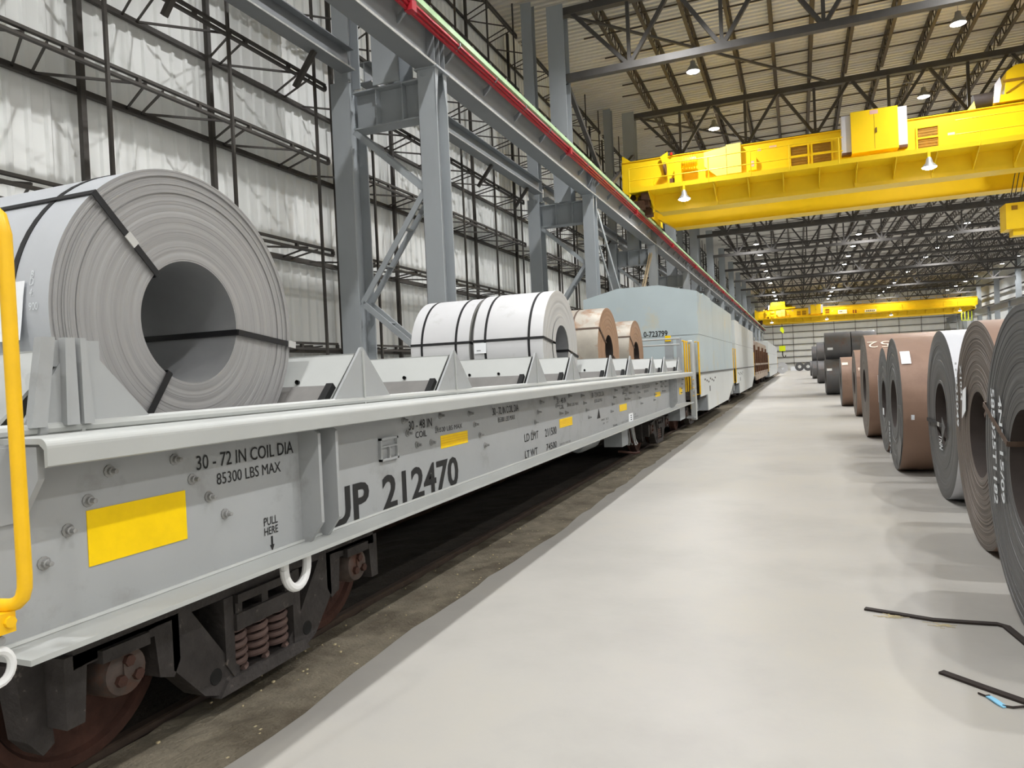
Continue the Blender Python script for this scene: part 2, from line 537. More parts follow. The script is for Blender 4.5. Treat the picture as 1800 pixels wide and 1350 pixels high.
protoC = protoB = None
for k, yc in enumerate(COLY):
    o_ = ORD[k]
    labC = f'grey crane column standing {o_} along the left wall'
    labB = f'grey wall column behind the crane runway, {o_} along the left wall'
    if protoC is None:
        r = thing('crane_column', labC, 'column', (XCC, yc, 0), 'crane columns along the left wall')
        col_parts(r, XCC, yc, 0.40, 0.52, 0.0, GZ0-0.03)
        g = G(); g.box(XCC-0.26, XCC+0.26, yc-0.30, yc+0.30, GZ0-0.03, GZ0)
        part('cap_plate', g, 'column_grey', r)
        for s in (-1, 1):
            part('gusset', G().prism([(yc+s*0.26, GZ0-0.03), (yc+s*0.26, GZ0-1.0), (yc+s*0.10, GZ0-0.03)], 'x', XCC+0.18, XCC+0.20), 'column_grey', r)
        part('base_plate', G().box(XCC-0.32, XCC+0.32, yc-0.36, yc+0.36, 0, 0.04), 'column_grey', r)
        protoC = r
        # wall column with the bracket beam and the upper shaft (one welded column)
        r = thing('wall_column', labB, 'column', (XBC, yc, 0), 'wall columns along the left wall')
        col_parts(r, XBC, yc, 0.46, 0.62, 0.0, 8.05, ('front_flange', 'rear_flange', 'web'))
        part('upper_shaft', hcol(G(), XBC, yc, 0.40, 0.40, 8.05, ZR-0.2), 'column_grey', r)
        g = G()
        g.box(XBC+0.23, XCC-0.20, yc-0.20, yc+0.20, 7.80, 7.83)
        part('bracket_top_flange', g, 'column_grey', r)
        g = G()
        g.prism([(XBC+0.23, 7.06), (XCC-0.20, 7.06), (XCC-0.20, 7.80), (XBC+0.23, 7.80)], 'y', yc-0.012, yc+0.012)
        part('bracket_web', g, 'column_grey', r)
        part('bracket_bottom_flange', G().box(XBC+0.23, XCC-0.20, yc-0.20, yc+0.20, 7.03, 7.06), 'column_grey', r)
        for xs in (-8.05, -7.42):
            part('stiffener', G().box(xs-0.01, xs+0.01, yc-0.19, yc+0.19, 7.06, 7.80), 'column_grey', r)
        protoB = r
        r2 = thing('roof_column', f'thick grey upper column carrying the roof truss, {o_} along the left wall', 'column', (XUC, yc, 7.83), 'roof columns above the crane level')
        col_parts(r2, XUC, yc, 0.62, 0.62, 7.83, 14.9)
        protoU = r2
        r3 = thing('column_lacing', f'zigzag grey lacing between the {o_} crane column and its wall column', 'brace', (XUC, yc, 0), 'lacing between column pairs')
        pts = [(XBC+0.23, 7.0), (XCC-0.2, 5.55), (XBC+0.23, 3.35), (XCC-0.2, 2.0), (XBC+0.23, 0.4)]
        for a, b in zip(pts[:-1], pts[1:]):
            for s in (-0.16, 0.16):
                part('lacing_angle', G().beam((a[0], yc+s, a[1]), (b[0], yc+s, b[1]), 0.035, 0.12), 'column_grey', r3)
            for t in (0.33, 0.66):
                px_, pz_ = a[0]+(b[0]-a[0])*t, a[1]+(b[1]-a[1])*t
                part('batten', G().box(px_-0.06, px_+0.06, yc-0.16, yc+0.16, pz_-0.015, pz_+0.015), 'column_grey', r3)
        protoL = r3
    else:
        dup(protoC, (XCC, yc, 0), labC)
        dup(protoB, (XBC, yc, 0), labB)
        dup(protoU, (XUC, yc, 7.83), f'thick grey upper column carrying the roof truss, {o_} along the left wall')
        if k < 8:
            dup(protoL, (XUC, yc, 0), f'zigzag grey lacing between the {o_} crane column and its wall column')

# runway girder, left
def runway(xc, side, label):
    r = thing('runway_girder', label, 'girder', (xc, 60, GZ0))
    ya, yb = YB+2, YE-1
    part('bottom_flange', G().box(xc-0.23, xc+0.22, ya, yb, GZ0, GZ0+0.03), 'girder_grey', r)
    part('flange_edge', G().box(xc+side*0.22-0.006, xc+side*0.22+0.006, ya, yb, GZ0-0.005, GZ0+0.045), 'bright_edge', r, 'pale edge of the lower flange')  # thin strip, paler than the girder, along the flange edge
    part('web', G().box(xc-0.012, xc+0.012, ya, yb, GZ0+0.03, GZ1-0.04), 'girder_grey', r)
    part('top_flange', G().box(xc-0.24, xc+0.24, ya, yb, GZ1-0.04, GZ1), 'girder_grey', r)
    part('crane_rail', G().prism([(xc-0.05, GZ1), (xc+0.05, GZ1), (xc+0.05, GZ1+0.02), (xc+0.02, GZ1+0.04), (xc+0.03, GZ1+0.09), (xc-0.03, GZ1+0.09), (xc-0.02, GZ1+0.04), (xc-0.05, GZ1+0.02)], 'y', ya, yb), 'girder_grey', r)
    sm = mesh('stiffener', G().box(-0.19, 0.19, -0.01, 0.01, 0.03, GZ1-GZ0-0.04), 'girder_grey')
    y = ya+0.4
    ys = []
    for yc in COLY:
        for d in (-0.22, 0.0, 0.22):
            ys.append(yc+d)
    for y in ys:
        if y < yb-1:
            put('stiffener', sm, r, (0, y-60, 0))
    return r
runway(XCC, 1, 'long grey steel crane runway girder along the left wall')
# conductor bars on the girder face
brk = G()
for i, (dx, dz) in enumerate(((0.26, 0.60), (0.30, 0.665), (0.34, 0.73))):
    g = G()
    g.box(XCC+dx-0.022, XCC+dx+0.022, YB+3, YE-2, GZ0+dz-0.022, GZ0+dz+0.022)
    solo('conductor_bar', g, 'red_bar', f'red electric conductor bar on the left runway girder, {["lowest", "middle", "topmost"][i]} of three', 'conductor bar', (XCC+dx, 60, GZ0+dz), 'red conductor bars')
r = thing('conductor_brackets', 'small grey hanger brackets carrying the red bars along the left runway', 'bracket', (XCC, 60, GZ0+0.5))
bm_ = mesh('hanger', G().prism([(0.012, 0.05), (0.38, 0.28), (0.38, 0.22), (0.05, -0.08), (0.012, -0.10)], 'y', -0.02, 0.02), 'girder_grey')
cm_ = mesh('clamp', G().box(0.22, 0.39, -0.09, 0.09, 0.06, 0.27), 'red_bar')
y = 2.0
j = 0
while y < 120:
    put('hanger', bm_, r, (0, y-60, 0))
    if j % 5 == 0:
        put('clamp', cm_, r, (0, y-60, 0))
    y += BAY/6; j += 1
g = G(); g.box(XCC+0.245, XCC+0.335, YB+3, YE-2, GZ1-0.10, GZ1+0.02)
solo('conductor_bar', g, 'green_bar', 'pale green bar running above the red bars on the left runway', 'conductor bar', (XCC+0.3, 60, GZ1-0.1))
r = thing('festoon_cable', 'thin dark cable with clips along the top of the left runway', 'cable', (XCC+0.2, 60, GZ1+0.1))
part('cable', G().tube([(XCC+0.20, 0, GZ1+0.12), (XCC+0.20, 60, GZ1+0.12), (XCC+0.20, 140, GZ1+0.12)], 0.018, 6), 'girt_dark', r)
cl_ = mesh('clip', G().box(0.0, 0.06, -0.05, 0.05, -0.10, 0.05), 'girt_dark')
y = 4.0
while y < 90:
    put('clip', cl_, r, (0, y-60, 0)); y += 1.0

# runway right
runway(28.2, -1, 'grey crane runway girder along the right wall')
protoR = None
for k, yc in enumerate(COLY):
    if yc < 30:
        continue
    lab = f'grey crane column on the right side, {ORD[k-2]} from the camera'
    if protoR is None:
        r = thing('crane_column', lab, 'column', (28.2, yc, 0), 'crane columns along the right wall')
        col_parts(r, 28.2, yc, 0.40, 0.52, 0.0, GZ0)
        protoR = r
        r = thing('wall_column', f'grey wall column on the right side, {ORD[k-2]} from the camera', 'column', (29.3, yc, 0), 'wall columns along the right wall')
        col_parts(r, 29.3, yc, 0.62, 0.62, 0.0, 14.9)
        protoR2 = r
    else:
        dup(protoR, (28.2, yc, 0), lab)
        dup(protoR2, (29.3, yc, 0), f'grey wall column on the right side, {ORD[k-2]} from the camera')
for k, z in enumerate((9.6, 11.4, 13.2)):
    g = G(); g.box(30.0, 30.5, 30, YE-1, z, z+0.12)
    solo('wall_girt', g, 'girt_dark', f'long dark girt on the right wall, {["lowest", "middle", "highest"][k]} of three', 'girt', (30.2, 60, z), 'girts on the right wall')

# ---- wall girts: flat open-web trusses lying between the wall columns
GIN, GOUT = -9.22, -10.30
def girt_meshes(L, fine):
    gi, go, gl = G(), G(), G()
    for dz in (-0.055, 0.055):
        gi.box(-0.035, 0.035, 0, L, dz-0.022, dz+0.022)
    q = 0.6
    while q < L:
        gi.box(-0.03, 0.03, q, q+0.06, -0.04, 0.04); q += 1.2
    w_ = GIN-GOUT
    go.box(-w_-0.03, -w_+0.06, -0.305, L+0.305, -0.07, -0.045)
    go.box(-w_-0.03, -w_+0.0, -0.305, L+0.305, -0.07, 0.05)
    n = int(round(L/1.95))
    st = L/n
    for i in range(n):
        a = i*st
        gl.beam((-w_, a, 0), (0, a+st*0.55, 0), 0.035, 0.035)
        gl.beam((0, a+st*0.55, 0), (-w_, a+st*0.85, 0), 0.03, 0.03)
        gl.beam((0, a+st*0.72, 0), (-w_, a+st, 0), 0.03, 0.03)
    return gi, go, gl
Lg = BAY-0.62
gi, go, gl = girt_meshes(Lg, True)
mi_, mo_, ml_ = mesh('inner_chord', gi, 'girt_dark'), mesh('outer_chord', go, 'girt_dark'), mesh('lacing', gl, 'girt_dark')
gj = G()
for q in (gi, go, gl):
    gj._add(q.v, q.f)
mj_ = mesh('girt_joined', gj, 'girt_dark')
LEV = [2.45, 4.46, 6.43, 8.00, 10.1, 12.1, 14.1]
LEVN = ['lowest', 'second', 'third', 'fourth', 'fifth', 'sixth', 'topmost']
for k in range(0, 12):
    ya = BAY0+BAY*(k-1)+0.31
    for i, z in enumerate(LEV):
        lab = f'dark open-web wall girt, {LEVN[i]} level, {ORD[k]} bay along the left wall'
        if k < 4:
            r = thing('wall_girt', lab, 'girt', (GIN, ya, z), 'open-web girts on the left wall')
            put('inner_chord', mi_, r); put('outer_chord', mo_, r); put('lacing', ml_, r)
        else:
            o = put('wall_girt', mj_, None, (GIN, ya, z)); tag(o, lab, 'girt', 'open-web girts on the left wall')
# sag posts
pth = mesh('sag_post', G().box(-0.045, 0.045, -0.045, 0.045, 0.3, ZR-0.4), 'girt_dark')
ptn = mesh('sag_rod', G().box(-0.025, 0.025, -0.025, 0.025, 0.3, ZR-0.4), 'girt_dark')
num = 0
for k in range(0, 9):
    for j, d in enumerate((1.34, 4.04, 6.74, 9.44)):
        o = put('sag_post', pth, None, (GOUT+0.10, BAY0+BAY*(k-1)+d, 0)); tag(o, f'dark vertical sag post against the left wall, post {ORD[j]} of the {ORD[k]} bay', 'post', 'sag posts on the left wall')
    for j, d in enumerate((1.40, 3.86, 6.36, 8.85, 11.31)):
        o = put('sag_rod', ptn, None, (GIN+0.05, BAY0+BAY*(k-1)+d, 0)); tag(o, f'thin dark sag rod in front of the girts, rod {ORD[j]} of the {ORD[k]} bay', 'rod', 'sag rods on the left wall')
# wide flange strut between wall columns
sp_ = [mesh('top_flange', G().box(-0.17, 0.17, 0, Lg, 0.43, 0.45), 'girder_grey'), mesh('web', G().box(-0.01, 0.01, 0, Lg, 0.02, 0.43), 'girder_grey'),
       mesh('bottom_flange', G().box(-0.17, 0.17, 0, Lg, 0, 0.02), 'girder_grey'), mesh('flange_edge', G().box(0.17, 0.18, 0, Lg, -0.004, 0.03), 'bright_edge')]
sb_ = mesh('strut_bracket', G().beam((0, 0, 0.0), (-0.5, 0, -0.62), 0.09, 0.09), 'girt_dark')
for k in range(0, 10):
    ya = BAY0+BAY*(k-1)+0.31
    r = thing('strut_beam', f'grey wide-flange strut beam between wall columns, {ORD[k]} bay along the left wall', 'beam', (-8.62, ya, 8.22), 'strut beams at crane level')
    for n_, me in zip(('top_flange', 'web', 'bottom_flange', 'flange_edge'), sp_):
        put(n_, me, r)
    for q in (0.3, 0.62, 0.9):
        put('bracket', sb_, r, (0, Lg*q, 0))
# longitudinal bracing between the second and third column pairs
y2, y3 = COLY[1], COLY[2]
for nm, a, b, m_ in (('near', (XCC, y2+0.5, 7.5), (XCC, (y2+y3)/2+0.6, 2.3), 'column_grey'), ('far', (XCC, y3-0.5, 7.5), (XCC, (y2+y3)/2-0.6, 2.3), 'wood')):
    r = thing('cross_brace', f'long diagonal brace between the second and third crane columns, {nm} leg of the V', 'brace', (a[0], (a[1]+b[1])/2, b[2]))
    for s in ((-0.15, 0.15) if nm == 'near' else (-0.05, 0.05)):
        part('brace_angle', G().beam((a[0]+s, a[1], a[2]), (b[0]+s, b[1], b[2]), 0.04, 0.14), m_, r)
    for t in ((0.2, 0.4, 0.6) if nm == 'near' else (0.2, 0.4, 0.6, 0.75)):
        px_ = [a[i]+(b[i]-a[i])*t for i in range(3)]
        part('batten', G().box(px_[0]-(0.15 if nm == 'near' else 0.05), px_[0]+(0.15 if nm == 'near' else 0.05), px_[1]-0.08, px_[1]+0.08, px_[2]-0.012, px_[2]+0.012), m_, r)
for nm, a, b in (('near', (-7.55, y2+0.3, 12.3), (-7.55, 31.3, 9.6)), ('far', (-7.55, y3-0.3, 12.6), (-7.55, 31.3, 9.6))):
    solo('roof_brace', G().beam(a, b, 0.16, 0.16), 'truss_grey', f'grey diagonal brace above the left runway, {nm} leg of the V under the roof', 'brace', (-7.55, 31.3, 9.6))

# ================================================================== ROOF
TB, TT = 12.35, 14.72
TX0, TX1 = -7.45, 28.95
NP = 12
STEP = (TX1-TX0)/NP
members = []
def truss_member(p, q, a, b):
    return G().beam((p[0], 0, p[1]), (q[0], 0, q[1]), a, b)
tm = {}
tm['bottom_chord'] = mesh('bottom_chord', G().box(TX0, TX1, -0.13, 0.13, TB-0.14, TB+0.10), 'truss_grey')
tm['top_chord'] = mesh('top_chord', G().box(TX0-0.2, TX1+0.2, -0.15, 0.15, TT-0.16, TT+0.10), 'truss_grey')
# Warren web: bottom nodes at NB, one panel mesh moved along the truss
NB = [-5.14+3.14*i for i in range(11)]
Ld = mesh('web_member', G().beam((0, 0, TB), (1.57, 0, TT), 0.15, 0.13), 'truss_grey')
Lu = mesh('web_member', G().beam((0, 0, TB), (-1.57, 0, TT), 0.15, 0.13), 'truss_grey')
Lv = mesh('web_member', G().box(-0.06, 0.06, -0.06, 0.06, TB, TT), 'truss_grey')
Le = [mesh('web_member', G().beam((TX0+0.2, 0, TT), (NB[0], 0, TB), 0.16, 0.13), 'truss_grey'), mesh('web_member', G().beam((NB[-1], 0, TB), (TX1-0.2, 0, TT), 0.16, 0.13), 'truss_grey')]
for k in range(1, 14):
    yc = BAY0+BAY*(k-1)
    if yc > YE-2:
        break
    lab = f'dark steel roof truss spanning the hall, {ORD[k-2]} from the camera' if k > 1 else 'dark steel roof truss just above the top edge of the view'
    r = thing('roof_truss', lab, 'truss', (0, yc, 0), 'roof trusses')
    put('bottom_chord', tm['bottom_chord'], r); put('top_chord', tm['top_chord'], r)
    for q, x in enumerate(NB):
        if q:
            put('web_member', Lu, r, (x, 0, 0))
        if q < len(NB)-1:
            put('web_member', Ld, r, (x, 0, 0))
        put('web_member', Lv, r, (x, 0, 0))
    for me in Le:
        put('web_member', me, r)
# joists along the hall
NJ = 24
jx = [TX0+0.9+i*(TX1-TX0-1.8)/(NJ-1) for i in range(NJ)]
gt, gb, gw = G(), G(), G()
JB, JT = TT+0.10, ZR
gt.box(-0.075, 0.075, 0, BAY, JT-0.06, JT)
gb.box(-0.065, 0.065, 0.5, BAY-0.5, JB, JB+0.06)
nn = 12
st = BAY/nn
for i in range(nn):
    gw.beam((0, i*st, JT-0.03), (0, (i+0.5)*st, JB+0.03), 0.04, 0.04)
    gw.beam((0, (i+0.5)*st, JB+0.03), (0, (i+1)*st, JT-0.03), 0.04, 0.04)
jm = [mesh('top_chord', gt, 'joist_dark'), mesh('bottom_chord', gb, 'joist_dark'), mesh('webbing', gw, 'joist_dark')]
gj = G()
for q in (gt, gb, gw):
    gj._add(q.v, q.f)
jj = mesh('joist_joined', gj, 'joist_dark')
for k in range(1, 13):
    ya = BAY0+BAY*(k-1)
    for i, x in enumerate(jx):
        lab = f'dark open-web roof joist, {ORD[i]} from the left wall, {ORD[k-1]} roof bay'
        if k < 5:
            r = thing('roof_joist', lab, 'joist', (x, ya, 0), 'open-web roof joists')
            for n_, me in zip(('top_chord', 'bottom_chord', 'webbing'), jm):
                put(n_, me, r)
        else:
            tag(put('roof_joist', jj, None, (x, ya, 0)), lab, 'joist', 'open-web roof joists')
gj2 = G()
for x in jx:
    for q in (12,):
        gj2._add([(a+x, b+BAY0+BAY*q-(0.15 if q == 12 else 0), c_) for a, b, c_ in gj.v], gj.f)
o = solo('roof_joists', gj2, 'joist_dark', 'dark open-web roof joists of the last bay by the end wall', 'joist', (0, BAY0+BAY*12, JB)); o['kind'] = 'stuff'
for k in range(1, 14):
    ya = BAY0+BAY*(k-1)
    for q, t in (('near', 0.22), ('middle', 0.5), ('far', 0.78)):
        g = G(); y = ya+BAY*t
        g.box(TX0, TX1, y-0.025, y+0.025, JB+0.01, JB+0.06)
        g.box(TX0, TX1, y+0.08, y+0.13, JT-0.09, JT-0.04)
        solo('bridging_rods', g, 'joist_dark', f'pair of thin bridging rods across the joists, {q} pair of the {ORD[k-1]} roof bay', 'rod', (0, y, JB), 'joist bridging')
for k in range(1, 8):       # diagonal roof bracing in the left part
    ya = BAY0+BAY*(k-1)
    g = G().beam((TX0, ya+0.2, TT), (TX0+9.2, ya+BAY-0.2, TT), 0.09, 0.09)
    solo('roof_brace', g, 'truss_grey', f'thin diagonal rod brace under the roof joists in the {ORD[k-1]} roof bay', 'brace', (TX0, ya, TT), 'diagonal roof braces')

# ---- high bay lamps
def lamp_proto():
    r = thing('high_bay_lamp', 'lamp', 'lamp', (0, 0, 0), 'high bay lamps')
    put('hanger', mesh('hanger', G().tube([(0, 0, 0.45), (0, 0, 0.81)], 0.012, 6).box(-0.85, 0.85, -0.03, 0.03, 0.79, 0.822), 'lamp_body'), r)
    put('housing', mesh('housing', G().lathe([(0.07, 0.47), (0.10, 0.45), (0.12, 0.28), (0.26, 0.10), (0.29, 0.02), (0.27, 0.0), (0.25, 0.03)], (0, 0, 0), 'z', 20), 'lamp_body'), r)
    put('lens', mesh('lens', G().lathe([(0.0, -0.05), (0.15, -0.035), (0.25, 0.0), (0.25, 0.04), (0.0, 0.04)], (0, 0, 0), 'z', 20), 'lamp_glow'), r)
    ld = bpy.data.lights.new('lamp_light', 'SPOT')
    ld.energy = LAMP_W
    ld.color = LAMP_COL
    ld.spot_size = math.radians(158)
    ld.spot_blend = 0.85
    ld.shadow_soft_size = 0.16
    lo = bpy.data.objects.new('lamp_light', ld)
    link(lo, r)
    lo.location = (0, 0, -0.08)
    return r
lp = lamp_proto()
ROWS = [(-3.66, 31.3, 'nearest the left wall'), (6.0, 31.6, 'second from the left wall'), (15.3, 31.6, 'third from the left wall'), (27.0, 31.5, 'nearest the right wall')]
first = True
for x, y0, nm in ROWS:
    for k in range(-7, 18):
        y = y0+8.033*k
        if y > YE-4 or y < YB+2:
            continue
        vis = k
        lab = f'glowing high bay lamp in the row {nm}, {ORD[k]} from the camera' if k >= 0 else f'high bay lamp above the view, row {nm}, {ORD[-k-1]} back'
        if first:
            lp.location = (x, y, 14.00); lp['label'] = lab; first = False
        else:
            dup(lp, (x, y, 14.00), lab)


# ================================================================== COIL CAR (nearest)
Y0, Y1 = 1.62, 18.10
XW, XF = -2.62, -2.42         # side web, outer edge of flange and lip
ZF, ZT = 0.785, 1.54          # bottom flange, top of lip
car = thing('coil_car', 'long grey open railway coil car lettered UP 212470 carrying steel coils', 'railcar', (TC, (Y0+Y1)/2, 0))
for s, nm in ((1, 'side_sill'), (-1, 'side_sill')):
    def X(x):                 # mirror about the track centre for the far side
        return x if s == 1 else 2*TC-x
    def B(g, x0, x1, *a):
        x0, x1 = X(x0), X(x1)
        return g.box(min(x0, x1), max(x0, x1), *a)
    web = part(nm, B(G(), XW-0.014, XW, Y0+0.02, Y1-0.02, ZF+0.02, ZT-0.02), 'car_grey', car)
    part('bottom_flange', B(G(), XW-0.10, XF, Y0, Y1, ZF, ZF+0.02), 'car_light', car)
    part('weld_bead', G().tube([(X(XW+0.004), Y0+0.03, ZF+0.024), (X(XW+0.004), Y1-0.03, ZF+0.024)], 0.012, 6), 'car_light', car)
    # folded lip: top plate, rounded corner, drop face, small inward return
    pr = [(XW-0.06, ZT-0.020), (XW-0.06, ZT)]
    for k in range(7):
        a = PI/2-k*PI/12
        pr.append((XF-0.035+0.035*math.cos(a), ZT-0.035+0.035*math.sin(a)))
    pr += [(XF, ZT-0.096), (XF-0.016, ZT-0.102), (XF-0.016, ZT-0.04), (XF-0.04, ZT-0.020)]
    g = G().prism([(X(x), z) for x, z in pr], 'y', Y0+0.095, Y1)
    part('top_lip', g, 'car_light', car)
    part('top_pipe', G().tube([(X(-2.695), Y0-0.05, ZT+0.022), (X(-2.695), Y1, ZT+0.022)], 0.026, 10), 'car_light', car)
    part('pipe_joint', G().lathe([(0.02, -0.02), (0.036, -0.016), (0.036, 0.016), (0.02, 0.02)], (X(-2.695), Y0+0.26, ZT+0.022), 'y', 14), 'car_grey', car)
    if s == 1:
        # vertical stiffeners on the web
        def stiff(y, full=True, w=0.135):
            if full:
                pl = [(XW, ZF+0.02), (XW+0.05, ZF+0.02), (XW+w, ZF+0.13), (XW+w, ZT-0.13), (XW, ZT-0.02)]
            else:
                pl = [(XW, ZT-0.30), (XW+0.02, ZT-0.30), (XW+w, ZT-0.145), (XW+w, ZT-0.03), (XW, ZT-0.03)]
            part('stiffener', G().prism(pl, 'y', y-0.012, y+0.012), 'car_grey', car)
        stiff(3.315); stiff(3.475); stiff(1.735, False)
        stiff(15.75); stiff(15.95)
        g = G().prism([(1.64, ZT-0.03), (1.77, ZT-0.03), (1.77, ZT-0.22), (1.72, ZT-0.30), (1.64, ZT-0.30)], 'x', XW, XW+0.012)
        part('corner_plate', g, 'car_grey', car)
# ridges and troughs
APEX = [2.05]
for k in range(9):
    APEX.append(APEX[-1]+(2.03 if k % 2 == 0 else 1.38))
ZA = 1.90
XN, XFAR = -2.70, 2*TC+2.70
for i, ya in enumerate(APEX):
    lo = (APEX[i]-APEX[i-1])/2 if i else 0.42
    hi = (APEX[i+1]-APEX[i])/2 if i < len(APEX)-1 else 0.36
    lo, hi = lo-0.06, hi-0.06
    # sloping walls (plates with thickness)
    t = 0.012
    ZW = ZA-0.03
    part('trough_wall', G().prism([(ya-0.02, ZW), (ya-lo, ZW-lo+0.02), (ya-lo, ZW-lo-t*1.4+0.02), (ya-0.02, ZW-t*1.4)], 'x', XFAR, XN-0.03), 'car_light', car)
    part('trough_wall', G().prism([(ya+0.02, ZW), (ya+hi, ZW-hi+0.02), (ya+hi, ZW-hi-t*1.4+0.02), (ya+0.02, ZW-t*1.4)], 'x', XFAR, XN-0.03), 'car_light', car)
    part('ridge_cap', G().box(XFAR, XN-0.03, ya-0.024, ya+0.024, ZW-0.012, ZW+0.004), 'car_light', car)
    # lower pads
    if i > 0:
        a0, a1 = 0.235, lo-0.04
        n = 0.016
        part('trough_pad', G().prism([(ya-a0, ZW-a0+0.02), (ya-a1, ZW-a1+0.02), (ya-a1-n, ZW-a1+0.02+n), (ya-a0-n, ZW-a0+0.02+n)], 'x', -4.95, -2.785), 'pad_dark', car)
        part('pad_grating', G().prism([(ya-a0, ZW-a0+0.02), (ya-a1, ZW-a1+0.02), (ya-a1-0.03, ZW-a1+0.05), (ya-a0-0.03, ZW-a0+0.05)], 'x', -2.785, -2.735), 'grate_black', car)
    if i < 9:
        a0, a1 = 0.235, hi-0.04
        n = 0.016
        part('trough_pad', G().prism([(ya+a0, ZW-a0+0.02), (ya+a0+n, ZW-a0+0.02+n), (ya+a1+n, ZW-a1+0.02+n), (ya+a1, ZW-a1+0.02)], 'x', -4.95, -2.785), 'pad_dark', car)
        part('pad_grating', G().prism([(ya+a0, ZW-a0+0.02), (ya+a0+0.03, ZW-a0+0.05), (ya+a1+0.03, ZW-a1+0.05), (ya+a1, ZW-a1+0.02)], 'x', -2.785, -2.735), 'grate_black', car)
    # end fins, near and far side
    zb = 1.40
    for x0, x1 in ((XN, XN+0.018), (XFAR-0.018, XFAR)):
        part('end_fin', G().prism([(ya-0.012, ZA+0.012), (ya-min(lo, ZA-zb), zb), (ya+min(hi, ZA-zb), zb), (ya+0.012, ZA+0.012)], 'x', x0, x1), 'car_grey', car)
    part('fin_rib', G().box(XN+0.018, XN+0.028, ya-0.008, ya+0.008, zb, ZA-0.01), 'car_light', car)
    if i == 0:
        for (a, b, c, d) in ((-0.17, -0.115, -0.225, -0.165), (-0.075, -0.035, -0.085, -0.03), (-0.012, 0.012, -0.012, 0.035)):
            g = G()
            g.prism([(ya+c, ZT+0.03), (ya+d, ZT+0.03), (ya+b, ZA+0.012), (ya+a, ZA+0.012)], 'x', XN+0.01, XN+0.05)
            part('fin_rib', g, 'car_grey', car)
        part('fin_tie', G().box(XN-0.02, XN+0.012, ya-0.15, ya+0.10, ZA-0.10, ZA+0.004), 'car_grey', car)
        # end bulkhead plate running out of view
        part('end_bulkhead', G().box(XFAR, XN-0.02, ya-0.40, ya-0.38, 1.3, ZA-0.05), 'car_grey', car)
    # bolts through the panel
    if i % 2 == 1 or i < 3:
        for q, xx in enumerate((-3.05, -3.4, -4.1)):
            part('bolt', G().lathe([(0.0, 0.02), (0.012, 0.02), (0.016, 0.0)], (xx, ya-0.22, ZA-0.20), 'y', 8), 'grate_black', car)
# trough floors, centre sill and floor beams
for i in range(9):
    ya, yb = APEX[i], APEX[i+1]
    h = (yb-ya)/2-0.08
    part('trough_floor', G().box(XFAR, XN-0.03, ya+h, yb-h, ZA-h-0.02, ZA-h+0.01), 'car_grey', car)
part('deck_plate', G().box(XFAR+0.02, XW-0.03, Y0+0.05, Y1-0.05, 0.92, 0.94), 'truck_dark', car)
part('centre_sill', G().box(TC-0.33, TC+0.33, Y0-0.2, Y1+0.2, 0.62, 0.92), 'truck_dark', car)
part('sill_flange', G().box(TC-0.45, TC+0.45, Y0+2.6, Y1-3.6, 0.60, 0.625), 'car_grey', car)
for yy in (4.9, 5.46, 7.49, 8.87, 10.9, 12.28):
    part('cross_bearer', G().prism([(XW-0.03, 0.92), (XW-0.03, 0.80), (TC+0.33, 0.62), (TC+0.33, 0.92)], 'y', yy-0.02, yy+0.02), 'truck_dark', car)
    part('cross_bearer', G().prism([(2*TC-XW+0.03, 0.92), (2*TC-XW+0.03, 0.80), (TC-0.33, 0.62), (TC-0.33, 0.92)], 'y', yy-0.02, yy+0.02), 'truck_dark', car)
part('brake_pipe', G().tube([(-3.25, 4.9, 0.70), (-3.25, 13.2, 0.70)], 0.022, 8), 'car_grey', car)
part('jacking_pad', G().prism([(4.75, 0.78), (5.25, 0.78), (5.25, 0.745), (4.85, 0.745)], 'x', -2.95, -2.62), 'car_grey', car)
# bolts on the web in V rows below each trough
def bolt(y, z, r=0.026):
    g = G().lathe([(r, 0.0), (r, 0.006), (r*0.62, 0.008), (r*0.62, 0.022), (r*0.40, 0.024), (r*0.38, 0.045), (0.0, 0.047)], (XW, y, z), 'x', 10, smooth=False)
    part('bolt', g, 'bolt_grey', car)
for i in range(9):
    ya, yb = APEX[i], APEX[i+1]
    if yb-ya > 1.8:
        dl = [(-0.30, 1.07), (-0.19, 1.17), (-0.09, 1.27), (0.02, 1.37)] if i == 0 else [(0.62, 1.08), (0.50, 1.18), (0.38, 1.28), (0.26, 1.38)]
        if i == 0:
            pts = [(1.82, 1.07), (1.92, 1.17), (2.01, 1.268), (2.11, 1.37), (2.44, 1.375), (2.535, 1.272), (2.63, 1.175), (2.727, 1.075)]
        else:
            pts = [(ya+0.10+0.10*k, 1.37-0.1*k) for k in range(4)]+[(yb-0.10-0.10*k, 1.37-0.1*k) for k in range(4)]
        for y, z in pts:
            bolt(y, z)
    else:
        for y, z in ((ya+0.38, 1.395), (ya+0.43, 1.30), (ya+0.56, 1.203), (yb-0.60, 1.198), (yb-0.50, 1.29), (yb-0.44, 1.39)):
            bolt(y, z)
